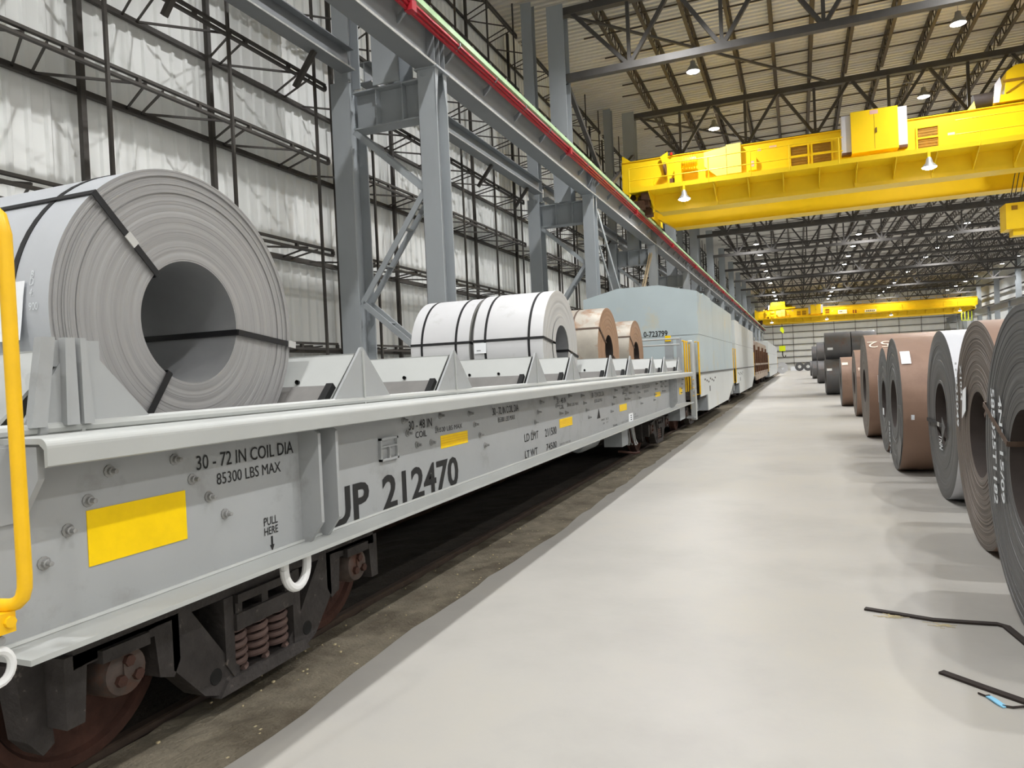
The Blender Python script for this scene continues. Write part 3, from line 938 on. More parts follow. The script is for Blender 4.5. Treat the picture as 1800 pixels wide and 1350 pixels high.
# lettering on the web (reads along +Y)
XT = XW+0.003
U, V = (0, 1, 0), (0, 0, 1)
def side_text(s, y0, y1, z0, z1, m='black_paint', bold=0.006):
    text_on(s, (XT, y0, z0), U, V, y1-y0, z1-z0, m, car, bold)
side_text('30 - 72 IN COIL DIA', 2.565, 3.255, 1.308, 1.376)
side_text('85300 LBS MAX', 2.685, 3.145, 1.221, 1.277)
side_text('PULL', 2.995, 3.10, 0.955, 0.998, bold=0.005)
side_text('HERE', 2.995, 3.10, 0.905, 0.945, bold=0.005)
g = G(); g.box(XT-0.002, XT, 3.044, 3.056, 0.845, 0.893)
g.prism([(3.034, 0.848), (3.05, 0.815), (3.066, 0.848)], 'x', XT-0.002, XT)
part('arrow_mark', g, 'black_paint', car)
side_text('UP', 3.535, 3.985, 0.812, 1.046, bold=0.025)
side_text('212470', 4.145, 5.30, 0.806, 1.046, bold=0.025)
for (yb, s) in ((4.08, 0), (7.49, 1), (10.90, 2), (14.31, 3)):
    d = yb-4.08
    side_text('30 - 48 IN', 4.53+d, 4.885+d, 1.318, 1.384, 'black_paint' if s < 2 else 'faint_paint')
    side_text('COIL', 4.625+d, 4.795+d, 1.252, 1.30, 'black_paint' if s < 2 else 'faint_paint')
    side_text('34000 LBS MAX', 4.93+d, 5.41+d, 1.262, 1.30, 'black_paint' if s < 2 else 'faint_paint', 0.005)
for (ya, s) in ((5.46, 0), (8.87, 1), (12.28, 2)):
    d = ya-5.46
    side_text('30 - 72 IN COIL DIA', 6.06+d, 6.72+d, 1.318, 1.386, 'black_paint' if s < 1 else 'faint_paint')
    side_text('85300 LBS MAX', 6.18+d, 6.61+d, 1.244, 1.290, 'black_paint' if s < 1 else 'faint_paint')
side_text('LD LMT', 6.85, 7.27, 0.992, 1.072)
side_text('211500', 7.49, 7.89, 0.98, 1.068)
side_text('LT WT', 6.845, 7.22, 0.823, 0.90)
side_text('74500', 7.51, 7.88, 0.826, 0.90)
side_text('2ATI 10-20', 7.98, 8.42, 0.832, 0.856, 'faint_paint', 0.0)
g = G().prism([(9.70, 1.018), (9.87, 1.018), (9.80, 1.15)], 'x', XT-0.002, XT)
part('triangle_mark', g, 'black_paint', car)
side_text('PWK  BLD', 9.92, 10.33, 0.965, 0.995, 'faint_paint', 0.0)
side_text('38   17', 9.99, 10.30, 0.915, 0.94, 'faint_paint', 0.0)
side_text('566', 10.58, 10.86, 0.83, 0.862, 'black_paint', 0.0)
part('mark_line', G().box(XT-0.002, XT, 10.58, 10.90, 0.812, 0.818), 'white_paint', car)
side_text('CAPY LT WT', 11.15, 11.58, 0.838, 0.856, 'faint_paint', 0.0)
pl_ = part('white_plate', G().box(XT-0.002, XT+0.006, 11.66, 11.97, 0.815, 0.95), 'paper_white', car)
for k in range(3):
    part('mark_line', G().box(XT+0.006, XT+0.008, 11.78, 11.86, 0.84+0.035*k, 0.855+0.035*k), 'black_paint', pl_)
side_text('UP', 12.12, 12.24, 0.905, 0.925, 'faint_paint', 0.0)
side_text('REPACKED', 12.1, 12.42, 0.856, 0.878, 'faint_paint', 0.0)
for (y0, y1, z0, z1, n) in ((2.00, 2.49, 1.008, 1.229, 1), (5.017, 5.507, 1.132, 1.232, 5), (8.018, 8.52, 1.034, 1.134, 5), (11.055, 11.555, 1.028, 1.131, 1), (14.10, 14.63, 1.114, 1.202, 1), (17.12, 17.56, 1.03, 1.19, 1)):
    p = part('reflective_panel', G().box(XW, XW+0.004, y0, y1, z0, z1), 'reflective_yellow', car, 'bright yellow reflective panel')
    if n > 1:
        for k in range(1, n):
            z = z0+(z1-z0)*k/n
            part('groove', G().box(XW+0.004, XW+0.006, y0+0.01, y1-0.004, z-0.003, z+0.003), 'rail_yellow', p)
# placard frame
fr = G()
for a in ((4.122, 4.352, 1.285, 1.300), (4.122, 4.352, 1.145, 1.160), (4.122, 4.140, 1.145, 1.300), (4.334, 4.352, 1.145, 1.300), (4.14, 4.334, 1.235, 1.246), (4.232, 4.243, 1.16, 1.235)):
    fr.box(XW, XW+0.02, *a)
part('placard_frame', fr, 'car_grey', car)
# pull ring under the flange
g = G().tube([(-2.50, 3.085+0.115*math.cos(a*PI/12)*0.8, 0.735-0.115*math.sin(a*PI/12)+0.0) for a in range(0, 13)], 0.024, 10)
g.tube([(-2.50, 2.993, 0.735), (-2.50, 2.993, 0.80)], 0.024, 10); g.tube([(-2.50, 3.177, 0.735), (-2.50, 3.177, 0.80)], 0.024, 10)
part('pull_ring', g, 'white_paint', car)
# near end: yellow grab iron, bolts, white ring and ladder stile
g = G().tube([(-2.62, 1.46, 2.30), (-2.40, 1.50, 2.30), (-2.345, 1.52, 2.288), (-2.315, 1.527, 2.258), (-2.30, 1.53, 2.20), (-2.30, 1.535, 1.12), (-2.301, 1.534, 1.085), (-2.308, 1.53, 1.055), (-2.325, 1.523, 1.037), (-2.35, 1.515, 1.03), (-2.60, 1.47, 1.03)], 0.022, 12)
gi_ = part('grab_iron', g, 'rail_yellow', car, 'yellow vertical grab iron')
part('bolt', G().box(-2.42, -2.33, 1.46, 1.52, 0.95, 1.015).lathe([(0.0, 0.03), (0.018, 0.03), (0.02, 0.0)], (-2.35, 1.50, 0.985), 'x', 8), 'rail_yellow', gi_)
part('end_plate', G().box(-2.62, -2.60, 1.36, 1.62, 0.80, 1.50), 'car_grey', car)
g = G()
ring = [(-2.36, 1.475+0.045*math.cos(a*PI/10), 0.845+0.052*math.sin(a*PI/10)) for a in range(20)]
g.tube(ring, 0.014, 8, closed=True)
part('rope_eye', g, 'white_paint', car)
part('ladder_stile', G().box(-2.42, -2.38, 1.38, 1.44, 0.15, 0.83), 'white_paint', car)
part('end_bolt', G().lathe([(0.0, 0.04), (0.014, 0.04), (0.018, 0.0)], (-2.38, 1.48, 0.93), 'x', 8), 'bolt_grey', car)
# far end platform: posts and rails
g = G().tube([(-4.9, 17.6, 2.36), (-2.64, 17.6, 2.36)], 0.02, 8); part('hand_rail', g, 'car_light', car)
g = G().tube([(-4.9, 17.6, 2.22), (-2.64, 17.6, 2.22)], 0.02, 8); part('hand_rail', g, 'car_light', car)
part('hand_rail_post', G().box(-3.06, -2.86, 17.98, 18.06, 0.9, 2.40), 'column_grey', car)
part('post_cap', G().box(-3.04, -2.90, 17.95, 17.99, 2.32, 2.46), 'reflective_yellow', car, 'small yellow reflector on the post')
part('hand_rail_post', G().box(-2.78, -2.66, 18.02, 18.10, 0.9, 2.38), 'column_grey', car)
for (x, y, z0, z1, m_, r_) in ((-2.62, 18.22, 1.05, 2.32, 'rail_yellow', 0.02), (-2.58, 18.32, 1.05, 2.30, 'rail_yellow', 0.02), (-2.46, 18.35, 0.55, 2.28, 'car_light', 0.05), (-2.56, 18.62, 0.6, 2.30, 'rail_yellow', 0.02), (-2.50, 18.72, 0.6, 2.30, 'car_grey', 0.02)):
    part('end_post', G().tube([(x-0.08, y, z1), (x-0.01, y, z1), (x, y, z1-0.06), (x, y, z0)], r_, 8), m_, car)
part('ladder_stile', G().box(-2.52, -2.40, 18.25, 18.45, 0.35, 1.1), 'car_light', car)
part('end_step', G().box(-2.62, -2.42, 18.1, 18.5, 0.40, 0.44), 'car_grey', car)
for k in range(5):
    part('ladder_rung', G().tube([(-2.44, 18.12, 0.95+0.10*k), (-2.44, 18.46, 0.95+0.10*k)], 0.012, 6), 'bolt_grey' if k % 2 else 'rail_yellow', car)
part('draft_gear', G().box(TC-0.2, TC+0.2, Y1, Y1+0.65, 0.72, 0.98), 'truck_dark', car)
g = G().box(-2.95, -2.62, 17.1, 17.9, 0.42, 0.78)
part('tool_box', g, 'column_grey', car)
# brake gear below the car
bv = part('brake_valve', G().box(-3.02, -2.72, 11.55, 12.0, 0.42, 0.72), 'column_grey', car)
for k in range(9):
    a, b = random.uniform(-2.85, -2.66), random.uniform(11.9, 12.35)
    part('brake_pipe', G().tube([(a, b, 0.74), (a+0.02, b+0.05, 0.55-0.02*k), (a+0.06, b+0.02, 0.40)], 0.014, 6), 'bolt_grey', bv)
part('brake_handle', G().tube([(-2.9, 12.0, 0.30), (-2.62, 12.05, 0.26), (-2.56, 12.12, 0.27)], 0.02, 8), 'wheel_rust', bv)
part('air_tank', G().lathe([(0.0, -0.5), (0.14, -0.46), (0.17, -0.38), (0.17, 0.38), (0.14, 0.46), (0.0, 0.5)], (-3.2, 11.0, 0.60), 'y', 16), 'column_grey', car)

# ---- trucks: side frame, springs, bolster, wheels, bearings
def truck_geo():
    sf = []
    def sideframe(g, x0, x1):
        # lower U and upper compression member around two window openings
        g.prism([(-1.12, 0.56), (-0.70, 0.60), (0.70, 0.60), (1.12, 0.56), (1.12, 0.66), (0.62, 0.74), (-0.62, 0.74), (-1.12, 0.66)], 'x', x0, x1)
        for s in (1, -1):
            P = [(-1.16, 0.62), (-1.16, 0.33), (-1.08, 0.33), (-1.06, 0.56), (-0.72, 0.56), (-0.70, 0.36), (-0.62, 0.33), (-0.58, 0.40), (-0.58, 0.62)]
            g.prism([(s*a, b) for a, b in (P if s == 1 else P[::-1])], 'x', x0, x1)
            Q = [(-0.62, 0.60), (-0.62, 0.36), (-0.44, 0.16), (-0.33, 0.115), (-0.20, 0.10), (-0.20, 0.22), (-0.27, 0.28), (-0.40, 0.46), (-0.50, 0.60)]
            g.prism([(s*a, b) for a, b in (Q if s == 1 else Q[::-1])], 'x', x0, x1)
            Cc = [(-0.30, 0.60), (-0.30, 0.26), (-0.235, 0.16), (-0.235, 0.60)]
            g.prism([(s*a, b) for a, b in (Cc if s == 1 else Cc[::-1])], 'x', x0-0.02, x1+0.01)
        g.prism([(-0.36, 0.112), (0.36, 0.112), (0.30, 0.18), (-0.30, 0.18)], 'x', x0-0.03, x1+0.02)
        return g
    return sideframe
sideframe = truck_geo()
def spring(xc, yc, z0, z1, r, wire, turns):
    pts = []
    n = int(turns*14)
    for i in range(n+1):
        a = 2*PI*i/14
        pts.append((xc+r*math.cos(a), yc+r*math.sin(a), z0+(z1-z0)*i/n))
    return G().tube(pts, wire, 6)
WR = 0.455
def truck(carthing, yc, detail=True):
    fr = None
    for s in (1, -1):
        xo = 1.03*s
        g = sideframe(G(), min(TC+xo-0.07, TC+xo+0.07), max(TC+xo-0.07, TC+xo+0.07))
        g.v = [(x, y+yc, z) for x, y, z in g.v]
        f = part('truck_side_frame', g, 'truck_dark', carthing)
        if s == 1:
            fr = f
        if detail or s == 1:
            for q in (-0.165, 0.0, 0.165):
                part('spring', spring(TC+xo+0.0, yc+q, 0.185, 0.415, 0.058, 0.0175, 5.2), 'spring_brown', f)
            g = G().box(TC+xo-0.12, TC+xo+0.10, yc-0.235, yc+0.235, 0.415, 0.50)
            g.box(TC+xo-0.12, TC+xo+0.10, yc-0.22, yc+0.22, 0.555, 0.60)
            for q in (-0.22, -0.02, 0.17):
                g.box(TC+xo-0.12, TC+xo+0.08, yc+q, yc+q+0.05, 0.50, 0.555)
            part('bolster_end', g, 'truck_dark', f)
        if s == 1 and detail:
            for q in (-1, 1):
                part('core_hole_shade', G().lathe([(0.0, 0.004), (0.038, 0.004), (0.042, 0.0)], (TC+xo+0.07, yc+q*0.365, 0.225), 'x', 14), 'grate_black', f)  # flat black discs, the shade inside a casting hole put into colour
        for q in (-0.889, 0.889):
            yy = yc+q
            xx = TC+xo+0.04*s
            d = s
            # adapter and roller bearing with end cap and three cap bolts
            part('bearing_adapter', G().box(min(TC+xo-0.1*d, TC+xo+0.1*d), max(TC+xo-0.1*d, TC+xo+0.1*d), yy-0.12, yy+0.12, 0.545, 0.60), 'truck_dark', f)
            cap = part('bearing_cap', G().lathe([(0.095, -0.16*d), (0.115, -0.15*d), (0.115, 0.0), (0.105, 0.02*d), (0.10, 0.045*d), (0.085, 0.055*d), (0.0, 0.055*d)], (xx, yy, WR+0.012), 'x', 24), 'bearing_rust', f)
            if s == 1 and detail:
                for b_ in range(3):
                    a = PI/2+b_*2*PI/3
                    part('cap_bolt', G().lathe([(0.026, 0.0), (0.026, 0.025), (0.0, 0.027)], (xx+0.052, yy+0.05*math.cos(a), WR+0.012+0.05*math.sin(a)), 'x', 6, smooth=False), 'wheel_rust', cap)
                part('lock_plate', G().lathe([(0.05, 0.0), (0.05, 0.01), (0.0, 0.012)], (xx+0.054, yy, WR+0.012), 'x', 3, smooth=False), 'bearing_rust', cap)
        if s == 1 and detail:
            part('brake_hanger', G().prism([(yc-1.28, 0.62), (yc-1.16, 0.62), (yc-1.13, 0.25), (yc-1.18, 0.22), (yc-1.24, 0.30)], 'x', TC+0.86, TC+0.98), 'truck_dark', f)
    for q in (-0.889, 0.889):
        yy = yc+q
        ax = part('axle', G().lathe([(0.0, -1.05), (0.075, -1.05), (0.08, -0.8), (0.085, 0.0), (0.08, 0.8), (0.075, 1.05), (0.0, 1.05)], (TC, yy, WR+0.012), 'x', 14), 'truck_dark', carthing)
        for s in (1, -1):
            pr = [(0.09, -0.09), (0.13, -0.09), (0.14, -0.02), (0.30, -0.005), (0.385, -0.03), (0.40, -0.07), (0.478, -0.075), (0.48, -0.05), (WR+0.004, -0.035), (WR, 0.045), (0.445, 0.065), (0.40, 0.065), (0.385, 0.035), (0.30, 0.03), (0.14, 0.055), (0.13, 0.09), (0.09, 0.09)]
            part('wheel', G().lathe([(r, t*s) for r, t in pr], (TC+s*0.755, yy, WR+0.012), 'x', 40), 'wheel_rust', ax)
    return fr
truck(car, 3.165)
truck(car, 15.35)

# ================================================================== COILS
def coil(name, label, cat, xf, yc, zc, R, rh, width, face_dir, m_face, m_body, m_bore, rings=14, jit=0.006, spiral=0.006, start=2.2, n=64, group=None, outer_jit=0.0):
    """Steel coil, axis along X. xf = visible face; face_dir=+1 face looks +X, body goes to -X."""
    root = thing(name, label, cat, (xf-face_dir*width/2, yc, zc-R), group)
    d = face_dir
    def ringprof(x, sign):
        p = []
        for i in range(rings+1):
            r = rh+(R-rh)*i/rings
            j_ = random.uniform(-jit, jit)
            if outer_jit and i > rings*0.72:
                j_ += random.uniform(-outer_jit, outer_jit)
            p.append((r, x+sign*j_))
            if i < rings:
                p.append((r+(R-rh)/rings*0.88, x+sign*j_))
        return p
    # mesh local origin on the coil axis so wraps follow the axis
    def mk(nm, g, m, par):
        o = put(nm, mesh(nm, g, m), par, (face_dir*width/2, 0, R) if par is root else (0, 0, 0))
        return o
    f1 = ringprof(0.0, 1)
    body = [(f1[-1][0], f1[-1][1]), (R+0.0005, -0.004*d), (R+0.001, -d*width+0.004*d)]
    f2 = [(r, -d*width-(x)) for r, x in reversed(ringprof(0.0, 1))]
    bd = mk('outer_wrap', G().lathe(body, (0, 0, 0), 'x', n, spiral=spiral, start=start), m_body, root)
    mk('end_face', G().lathe(f1, (0, 0, 0), 'x', n, spiral=spiral, start=start), m_face, root)
    mk('end_face', G().lathe(f2, (0, 0, 0), 'x', n, spiral=spiral, start=start), m_face, root)
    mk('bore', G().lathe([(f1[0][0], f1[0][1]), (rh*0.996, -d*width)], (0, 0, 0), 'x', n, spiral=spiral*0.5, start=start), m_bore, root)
    root['_R'] = R
    return root, mk
def hoop(R, x, w_, t=0.004, n=72):
    return G().lathe([(R-0.001, x-w_/2), (R+t, x-w_/2), (R+t, x+w_/2), (R-0.001, x+w_/2)], (0, 0, 0), 'x', n)
def eye_strap(R, rh, width, d, ang, w_=0.034, t=0.006, proud=0.012):
    """strap along the body, down the face and through the bore at one angle."""
    g = G()
    ca, sa = math.cos(ang), math.sin(ang)
    rad = Vector((0, ca, sa)); tan = Vector((0, -sa, ca)); ax = Vector((d, 0, 0))
    def strip(p, q, nrm):
        p, q = Vector(p), Vector(q)
        vs = []
        for c in (p, q):
            for (i, j) in ((-1, 0), (1, 0), (1, 1), (-1, 1)):
                vs.append(c+tan*(i*w_/2)+nrm*(j*t))
        g._add(vs, [(0, 1, 2, 3), (7, 6, 5, 4), (0, 4, 5, 1), (1, 5, 6, 2), (2, 6, 7, 3), (3, 7, 4, 0)])
    strip(ax*proud+rad*(R+0.003), -ax*width+rad*(R+0.003), rad)
    strip(ax*proud+rad*(R+0.003+t), ax*proud+rad*(rh-0.004), ax)
    strip(ax*proud+rad*(rh-0.004), -ax*width+rad*(rh-0.004), -rad)
    return g
def on_body(R, th0, x0):
    """maps lettering u (along -X..+X) and v (around the coil) onto the body."""
    def f(u, v):
        a = th0-v/R
        return (x0+u, (R+0.004)*math.cos(a), (R+0.004)*math.sin(a))
    return f
def patch(R, x0, x1, a0, a1, n=8, lift=0.006, curl=0.0):
    g = G()
    vs = []
    for i in range(n+1):
        a = a0+(a1-a0)*i/n
        l = lift+curl*(i/n)**3
        for x in (x0, x1):
            vs.append((x, (R+l)*math.cos(a), (R+l)*math.sin(a)))
            vs.append((x, (R+l+0.0015)*math.cos(a), (R+l+0.0015)*math.sin(a)))
    fs = []
    for i in range(n):
        b = 4*i
        fs += [(b+1, b+3, b+7, b+5), (b, b+4, b+6, b+2), (b, b+1, b+5, b+4), (b+2, b+6, b+7, b+3)]
    return g._add(vs, fs)

# big grey coil in the first trough
r, mk = coil('steel_coil', 'big grey steel coil with visible wraps in the first trough of the coil car', 'coil', -3.10, 3.06, 2.055, 0.822, 0.335, 1.42, 1, 'coil_face_grey', 'coil_steel', 'coil_bore_grey', rings=56, jit=0.0012, outer_jit=0.007, n=128, start=-0.35, spiral=0.004, group='coils on the coil car')
R_ = 0.822
for a in (math.radians(134.5), math.radians(-7.5), math.radians(-124)):
    st_ = mk('eye_strap', eye_strap(R_, 0.335, 1.42, 1, a, proud=0.016), 'strap_black', r)
    cl = G()
    rr = 0.55 if a > 1 else R_-0.01
    tan = Vector((0, -math.sin(a), math.cos(a))); rad = Vector((0, math.cos(a), math.sin(a)))
    c0 = Vector((0.022, 0, 0))+rad*rr
    vs = []
    for (p_, q_) in ((-0.035, -0.021), (0.035, -0.021), (0.035, 0.021), (-0.035, 0.021)):
        vs.append(c0+rad*p_+tan*q_)
    vs += [v+Vector((0.006, 0, 0)) for v in vs]
    cl._add(vs, [(0, 1, 2, 3), (4, 5, 6, 7), (0, 4, 5, 1), (1, 5, 6, 2), (2, 6, 7, 3), (3, 7, 4, 0)])
    mk('strap_clip', cl, 'clip_silver', st_).location = (0, 0, 0)
for x in (-0.25, -1.2):
    mk('hoop_strap', hoop(R_, x, 0.034), 'strap_black', r)
tg = mk('paper_tag', patch(R_, -0.345, -0.15, math.radians(169), math.radians(187.5), lift=0.01, curl=0.03), 'paper_white', r)
for (x0, x1, a) in ((-0.22, -0.17, 180), (-0.22, -0.18, 182), (-0.34, -0.31, 174), (-0.34, -0.30, 177)):
    mk('print_mark', patch(R_, x0, x1, math.radians(a), math.radians(a+0.4), n=2, lift=0.03), 'faint_paint', tg)
for s_, x_, a_ in (('B', -0.13, 168), ('D', -0.13, 170.5), ('4:', -0.125, 174), ('900', -0.125, 178.5)):
    vs, fs = text_geo(s_, 0.0)
    g = G()
    mx_ = max(v[0] for v in vs)
    k_ = 0.05
    pts = []
    for v in vs:
        a = math.radians(a_)-(v[1]*k_)/R_
        pts.append((x_+v[0]*k_*0.8, (R_+0.003)*math.cos(a), (R_+0.003)*math.sin(a)))
    g._add(pts, fs)
    mk('chalk_mark', g, 'chalk', r)

# white-wrapped pair in the third big trough
for i, (xf, wd, lab, off) in enumerate(((-3.15, 1.02, 'white steel coil with black straps nearest the aisle, in the middle of the coil car', 0), (-4.25, 0.92, 'white steel coil farther from the aisle, beside its white twin on the coil car', 1))):
    r, mk = coil('steel_coil', lab, 'coil', xf, 9.885, 2.05, 0.80-0.025*i, 0.305, wd, 1, 'coil_white_face', 'coil_white', 'coil_bore_grey', rings=16, jit=0.002, n=90, spiral=0.003, start=-1.2, group='coils on the coil car')
    Rr = 0.80-0.025*i
    for x in (-0.2, -wd+0.18):
        mk('hoop_strap', hoop(Rr, x, 0.034), 'strap_black', r)
    for a in ((-10, 172) if i == 0 else (172,)):
        mk('eye_strap', eye_strap(Rr, 0.305, wd, 1, math.radians(a), proud=0.010), 'strap_black', r)
    if i == 0:
        mk('face_ring', G().lathe([(0.305, 0.006), (0.305, 0.016), (0.41, 0.016), (0.41, 0.006)], (0, 0, 0), 'x', 64), 'coil_white_face', r)
        tg = mk('paper_tag', patch(Rr, -wd+0.02, -wd+0.20, math.radians(174), math.radians(184), lift=0.01, curl=0.01), 'paper_white', r)
        mk('print_mark', patch(Rr, -wd+0.06, -wd+0.12, math.radians(181), math.radians(181.6), n=2, lift=0.024), 'faint_paint', tg)
# rusty wrapped coils
for (xf, yc, R_, lab, st0) in ((-3.30, 13.295, 0.81, 'weathered coil with rusty brown end face in the fourth big trough', 2.0), (-3.50, 16.705, 0.79, 'weathered rusty coil closest to the far end of the coil car', 1.6)):
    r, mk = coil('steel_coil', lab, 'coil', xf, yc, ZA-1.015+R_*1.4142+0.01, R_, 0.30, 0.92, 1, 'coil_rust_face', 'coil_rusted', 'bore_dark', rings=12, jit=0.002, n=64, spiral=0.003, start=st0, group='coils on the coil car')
    mk('hoop_strap', hoop(R_, -0.5, 0.034), 'strap_brown', r)
    for a in (150, -20):
        mk('eye_strap', eye_strap(R_, 0.30, 0.92, 1, math.radians(a)), 'strap_brown', r)

# ---- coil row on the right of the aisle (faces look -X)
RC = [  # y, R, x face, hole, width, body, face, label, rings, jitter
    (5.02, 0.985, 1.215, 0.36, 1.55, 'coil_brown', 'coil_char_face', 'nearest dark coil at the right edge with white chalk numbers on its face', 50, 0.0022),
    (7.26, 0.985, 1.42, 0.37, 1.50, 'coil_brown', 'coil_brown_face', 'second coil of the right row with smeared chalk marks and a slanted tag', 44, 0.0035),
    (9.72, 0.985, 1.53, 0.37, 1.45, 'coil_silver', 'coil_char_face', 'third coil of the right row with silvery body and black strap on its face', 18, 0.004),
    (12.15, 0.985, 1.30, 0.36, 1.60, 'coil_brown', 'coil_char_face', 'brown coil with a big white paper tag, fourth of the right row', 18, 0.004),
    (14.55, 0.93, 1.40, 0.34, 1.50, 'coil_brown', 'coil_char_face', 'slim-looking brown coil behind the tagged one, fifth of the right row', 14, 0.004),
    (17.25, 1.09, 1.30, 0.36, 1.70, 'coil_brown', 'coil_brown_face', 'large brown coil with 52 chalked upside down, sixth of the right row', 14, 0.004),
    (23.5, 0.97, 1.50, 0.34, 1.5, 'coil_brown', 'coil_brown_face', 'brown coil with chalk scribble, seventh of the right row', 10, 0.004),
    (28.6, 0.88, 1.38, 0.32, 1.5, 'coil_brown', 'coil_char_face', 'brown over grey coil with a cream tag, eighth of the right row', 10, 0.004),
    (38.2, 0.85, 1.20, 0.32, 1.5, 'coil_char', 'coil_char_face', 'charcoal coil with a white tag under the upper coil, ninth of the right row', 8, 0.004),
    (39.96, 0.85, 1.22, 0.32, 1.5, 'coil_char', 'coil_char_face', 'charcoal coil tucked behind the tagged charcoal one, tenth of the right row', 8, 0.004),
    (57.0, 0.82, 1.28, 0.30, 1.5, 'coil_char', 'coil_char_face', 'dark coil on the floor, eleventh of the right row', 8, 0.003),
    (58.7, 0.82, 1.25, 0.30, 1.5, 'coil_char', 'coil_char_face', 'dark coil on the floor, twelfth of the right row', 8, 0.003),
    (72.0, 0.82, 1.15, 0.30, 1.5, 'coil_char', 'coil_char_face', 'dark coil on the floor, thirteenth of the right row', 8, 0.003),
    (73.7, 0.82, 1.15, 0.30, 1.5, 'coil_char', 'coil_char_face', 'dark coil on the floor, fourteenth of the right row', 8, 0.003),
    (86.0, 0.82, 1.15, 0.30, 1.5, 'coil_char', 'coil_char_face', 'dark coil on the floor, farthest of the right row', 8, 0.003),
]
RIGHT = []
for k, (y, R_, xf, rh, wd, mb, mf, lab, rg, jt) in enumerate(RC):
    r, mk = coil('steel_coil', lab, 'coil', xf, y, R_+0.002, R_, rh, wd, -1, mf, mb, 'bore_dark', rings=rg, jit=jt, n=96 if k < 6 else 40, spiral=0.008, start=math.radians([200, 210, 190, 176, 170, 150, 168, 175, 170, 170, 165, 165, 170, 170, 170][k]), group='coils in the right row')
    RIGHT.append((r, mk, R_, rh, wd))
# upper tier
h_ = lambda R1, R2, d: R1+math.sqrt((R1+R2)**2-d*d)
for (y, R_, zc, xf, wd, lab) in ((39.08, 0.79, h_(0.85, 0.79, 0.88)+0.004, 1.22, 1.15, 'charcoal coil resting on two others in the right row, with a white tag'), (57.85, 0.80, h_(0.82, 0.80, 0.85)+0.004, 1.26, 1.4, 'dark coil of the upper layer in the right row, third pile back'), (72.85, 0.80, h_(0.82, 0.80, 0.85)+0.004, 1.16, 1.4, 'dark coil of the upper layer in the right row, farthest back')):
    r, mk = coil('steel_coil', lab, 'coil', xf, y, zc, R_, 0.30, wd, -1, 'coil_char_face', 'coil_char', 'bore_dark', rings=8, jit=0.003, n=48, spiral=0.008, start=math.radians(210), group='coils in the right row')
    if y < 45:
        mk('paper_tag', patch(R_, 0.09, 0.34, math.radians(178), math.radians(186), lift=0.006), 'paper_white', r)
    for q in (0.5, 0.8, 1.0):
        if y > 45:
            mk('hoop_strap', hoop(R_, q, 0.04), 'strap_black', r)
r, mk = coil('steel_coil', 'charcoal coil standing right behind the upper tagged coil in the pile', 'coil', 2.40, 39.08, h_(0.85, 0.79, 0.88)+0.004, 0.79, 0.30, 1.1, -1, 'coil_char_face', 'coil_char', 'bore_dark', rings=8, jit=0.003, n=48, spiral=0.008, start=math.radians(210), group='coils in the right row')
for (y, x, R_, w_) in ((38.2, 2.72, 0.85, 1.2), (39.96, 2.74, 0.85, 1.2)):
    r, mk = coil('steel_coil', f'charcoal coil under the upper pile, {"front" if y < 39 else "rear"} one of the second row', 'coil', x, y, R_+0.002, R_, 0.30, w_, -1, 'coil_char_face', 'coil_char', 'bore_dark', rings=8, jit=0.003, n=40, spiral=0.008, start=math.radians(200), group='coils in the right row')
# chalk, tags and straps on the near coils
def face_text(idx, s, yo, zo, height, length, m='chalk', x=-0.016, bold=0.02):
    """lettering on a face looking -X, read downwards; yo/zo = offset of its top from the coil axis."""
    r, mk, R_, rh, wd = RIGHT[idx]
    vs, fs = text_geo(s, bold)
    xs = [v[0] for v in vs]; ys = [v[1] for v in vs]
    g = G()
    pts = []
    for v in vs:
        u = (v[0]-min(xs))/(max(xs)-min(xs))*length
        t = (v[1]-min(ys))/(max(ys)-min(ys))*height
        pts.append((x, yo-t, zo-u))
    g._add(pts, fs)
    mk('chalk_writing', g, m, r)
face_text(0, '585025T1182', 0.72, 0.46, 0.095, 0.78)
face_text(0, '4N7 15/09', 0.53, 0.42, 0.085, 0.70)
face_text(1, '1EB25049', 0.84, 0.62, 0.10, 0.62)
face_text(1, 'X1034', 0.62, 0.60, 0.08, 0.34)
face_text(2, 'TNN', 0.10, -0.24, 0.22, 0.17)
face_text(3, '5503149', 0.60, -0.30, 0.12, 0.60)
r, mk, R_, rh, wd = RIGHT[1]
g = G(); g._add([(-0.02, 0.55, 0.10), (-0.02, 0.38, 0.18), (-0.02, 0.34, 0.40), (-0.02, 0.48, 0.36), (-0.024, 0.55, 0.10), (-0.024, 0.38, 0.18), (-0.024, 0.34, 0.40), (-0.024, 0.48, 0.36)], [(0, 1, 2, 3), (4, 5, 6, 7), (0, 4, 5, 1), (1, 5, 6, 2), (2, 6, 7, 3), (3, 7, 4, 0)])
mk('paper_tag', g, 'paper_white', r)
mk('eye_strap', eye_strap(R_, rh, wd, -1, math.radians(150), proud=0.014), 'strap_brown', r)
r, mk, R_, rh, wd = RIGHT[0]
mk('eye_strap', eye_strap(R_, rh, wd, -1, math.radians(20), proud=0.014), 'strap_brown', r)
mk('eye_strap', eye_strap(R_, rh, wd, -1, math.radians(205), proud=0.014), 'strap_black', r)
mk('hoop_strap', hoop(R_, 0.5, 0.035), 'strap_brown', r)
r, mk, R_, rh, wd = RIGHT[2]
g = G().box(-0.022, -0.010, -0.18, 0.90, -0.14, -0.10)
sp_ = mk('loose_strap', g, 'strap_black', r)
mk('strap_clip', G().box(-0.026, -0.022, 0.02, 0.12, -0.145, -0.095), 'clip_silver', sp_).location = (0, 0, 0)
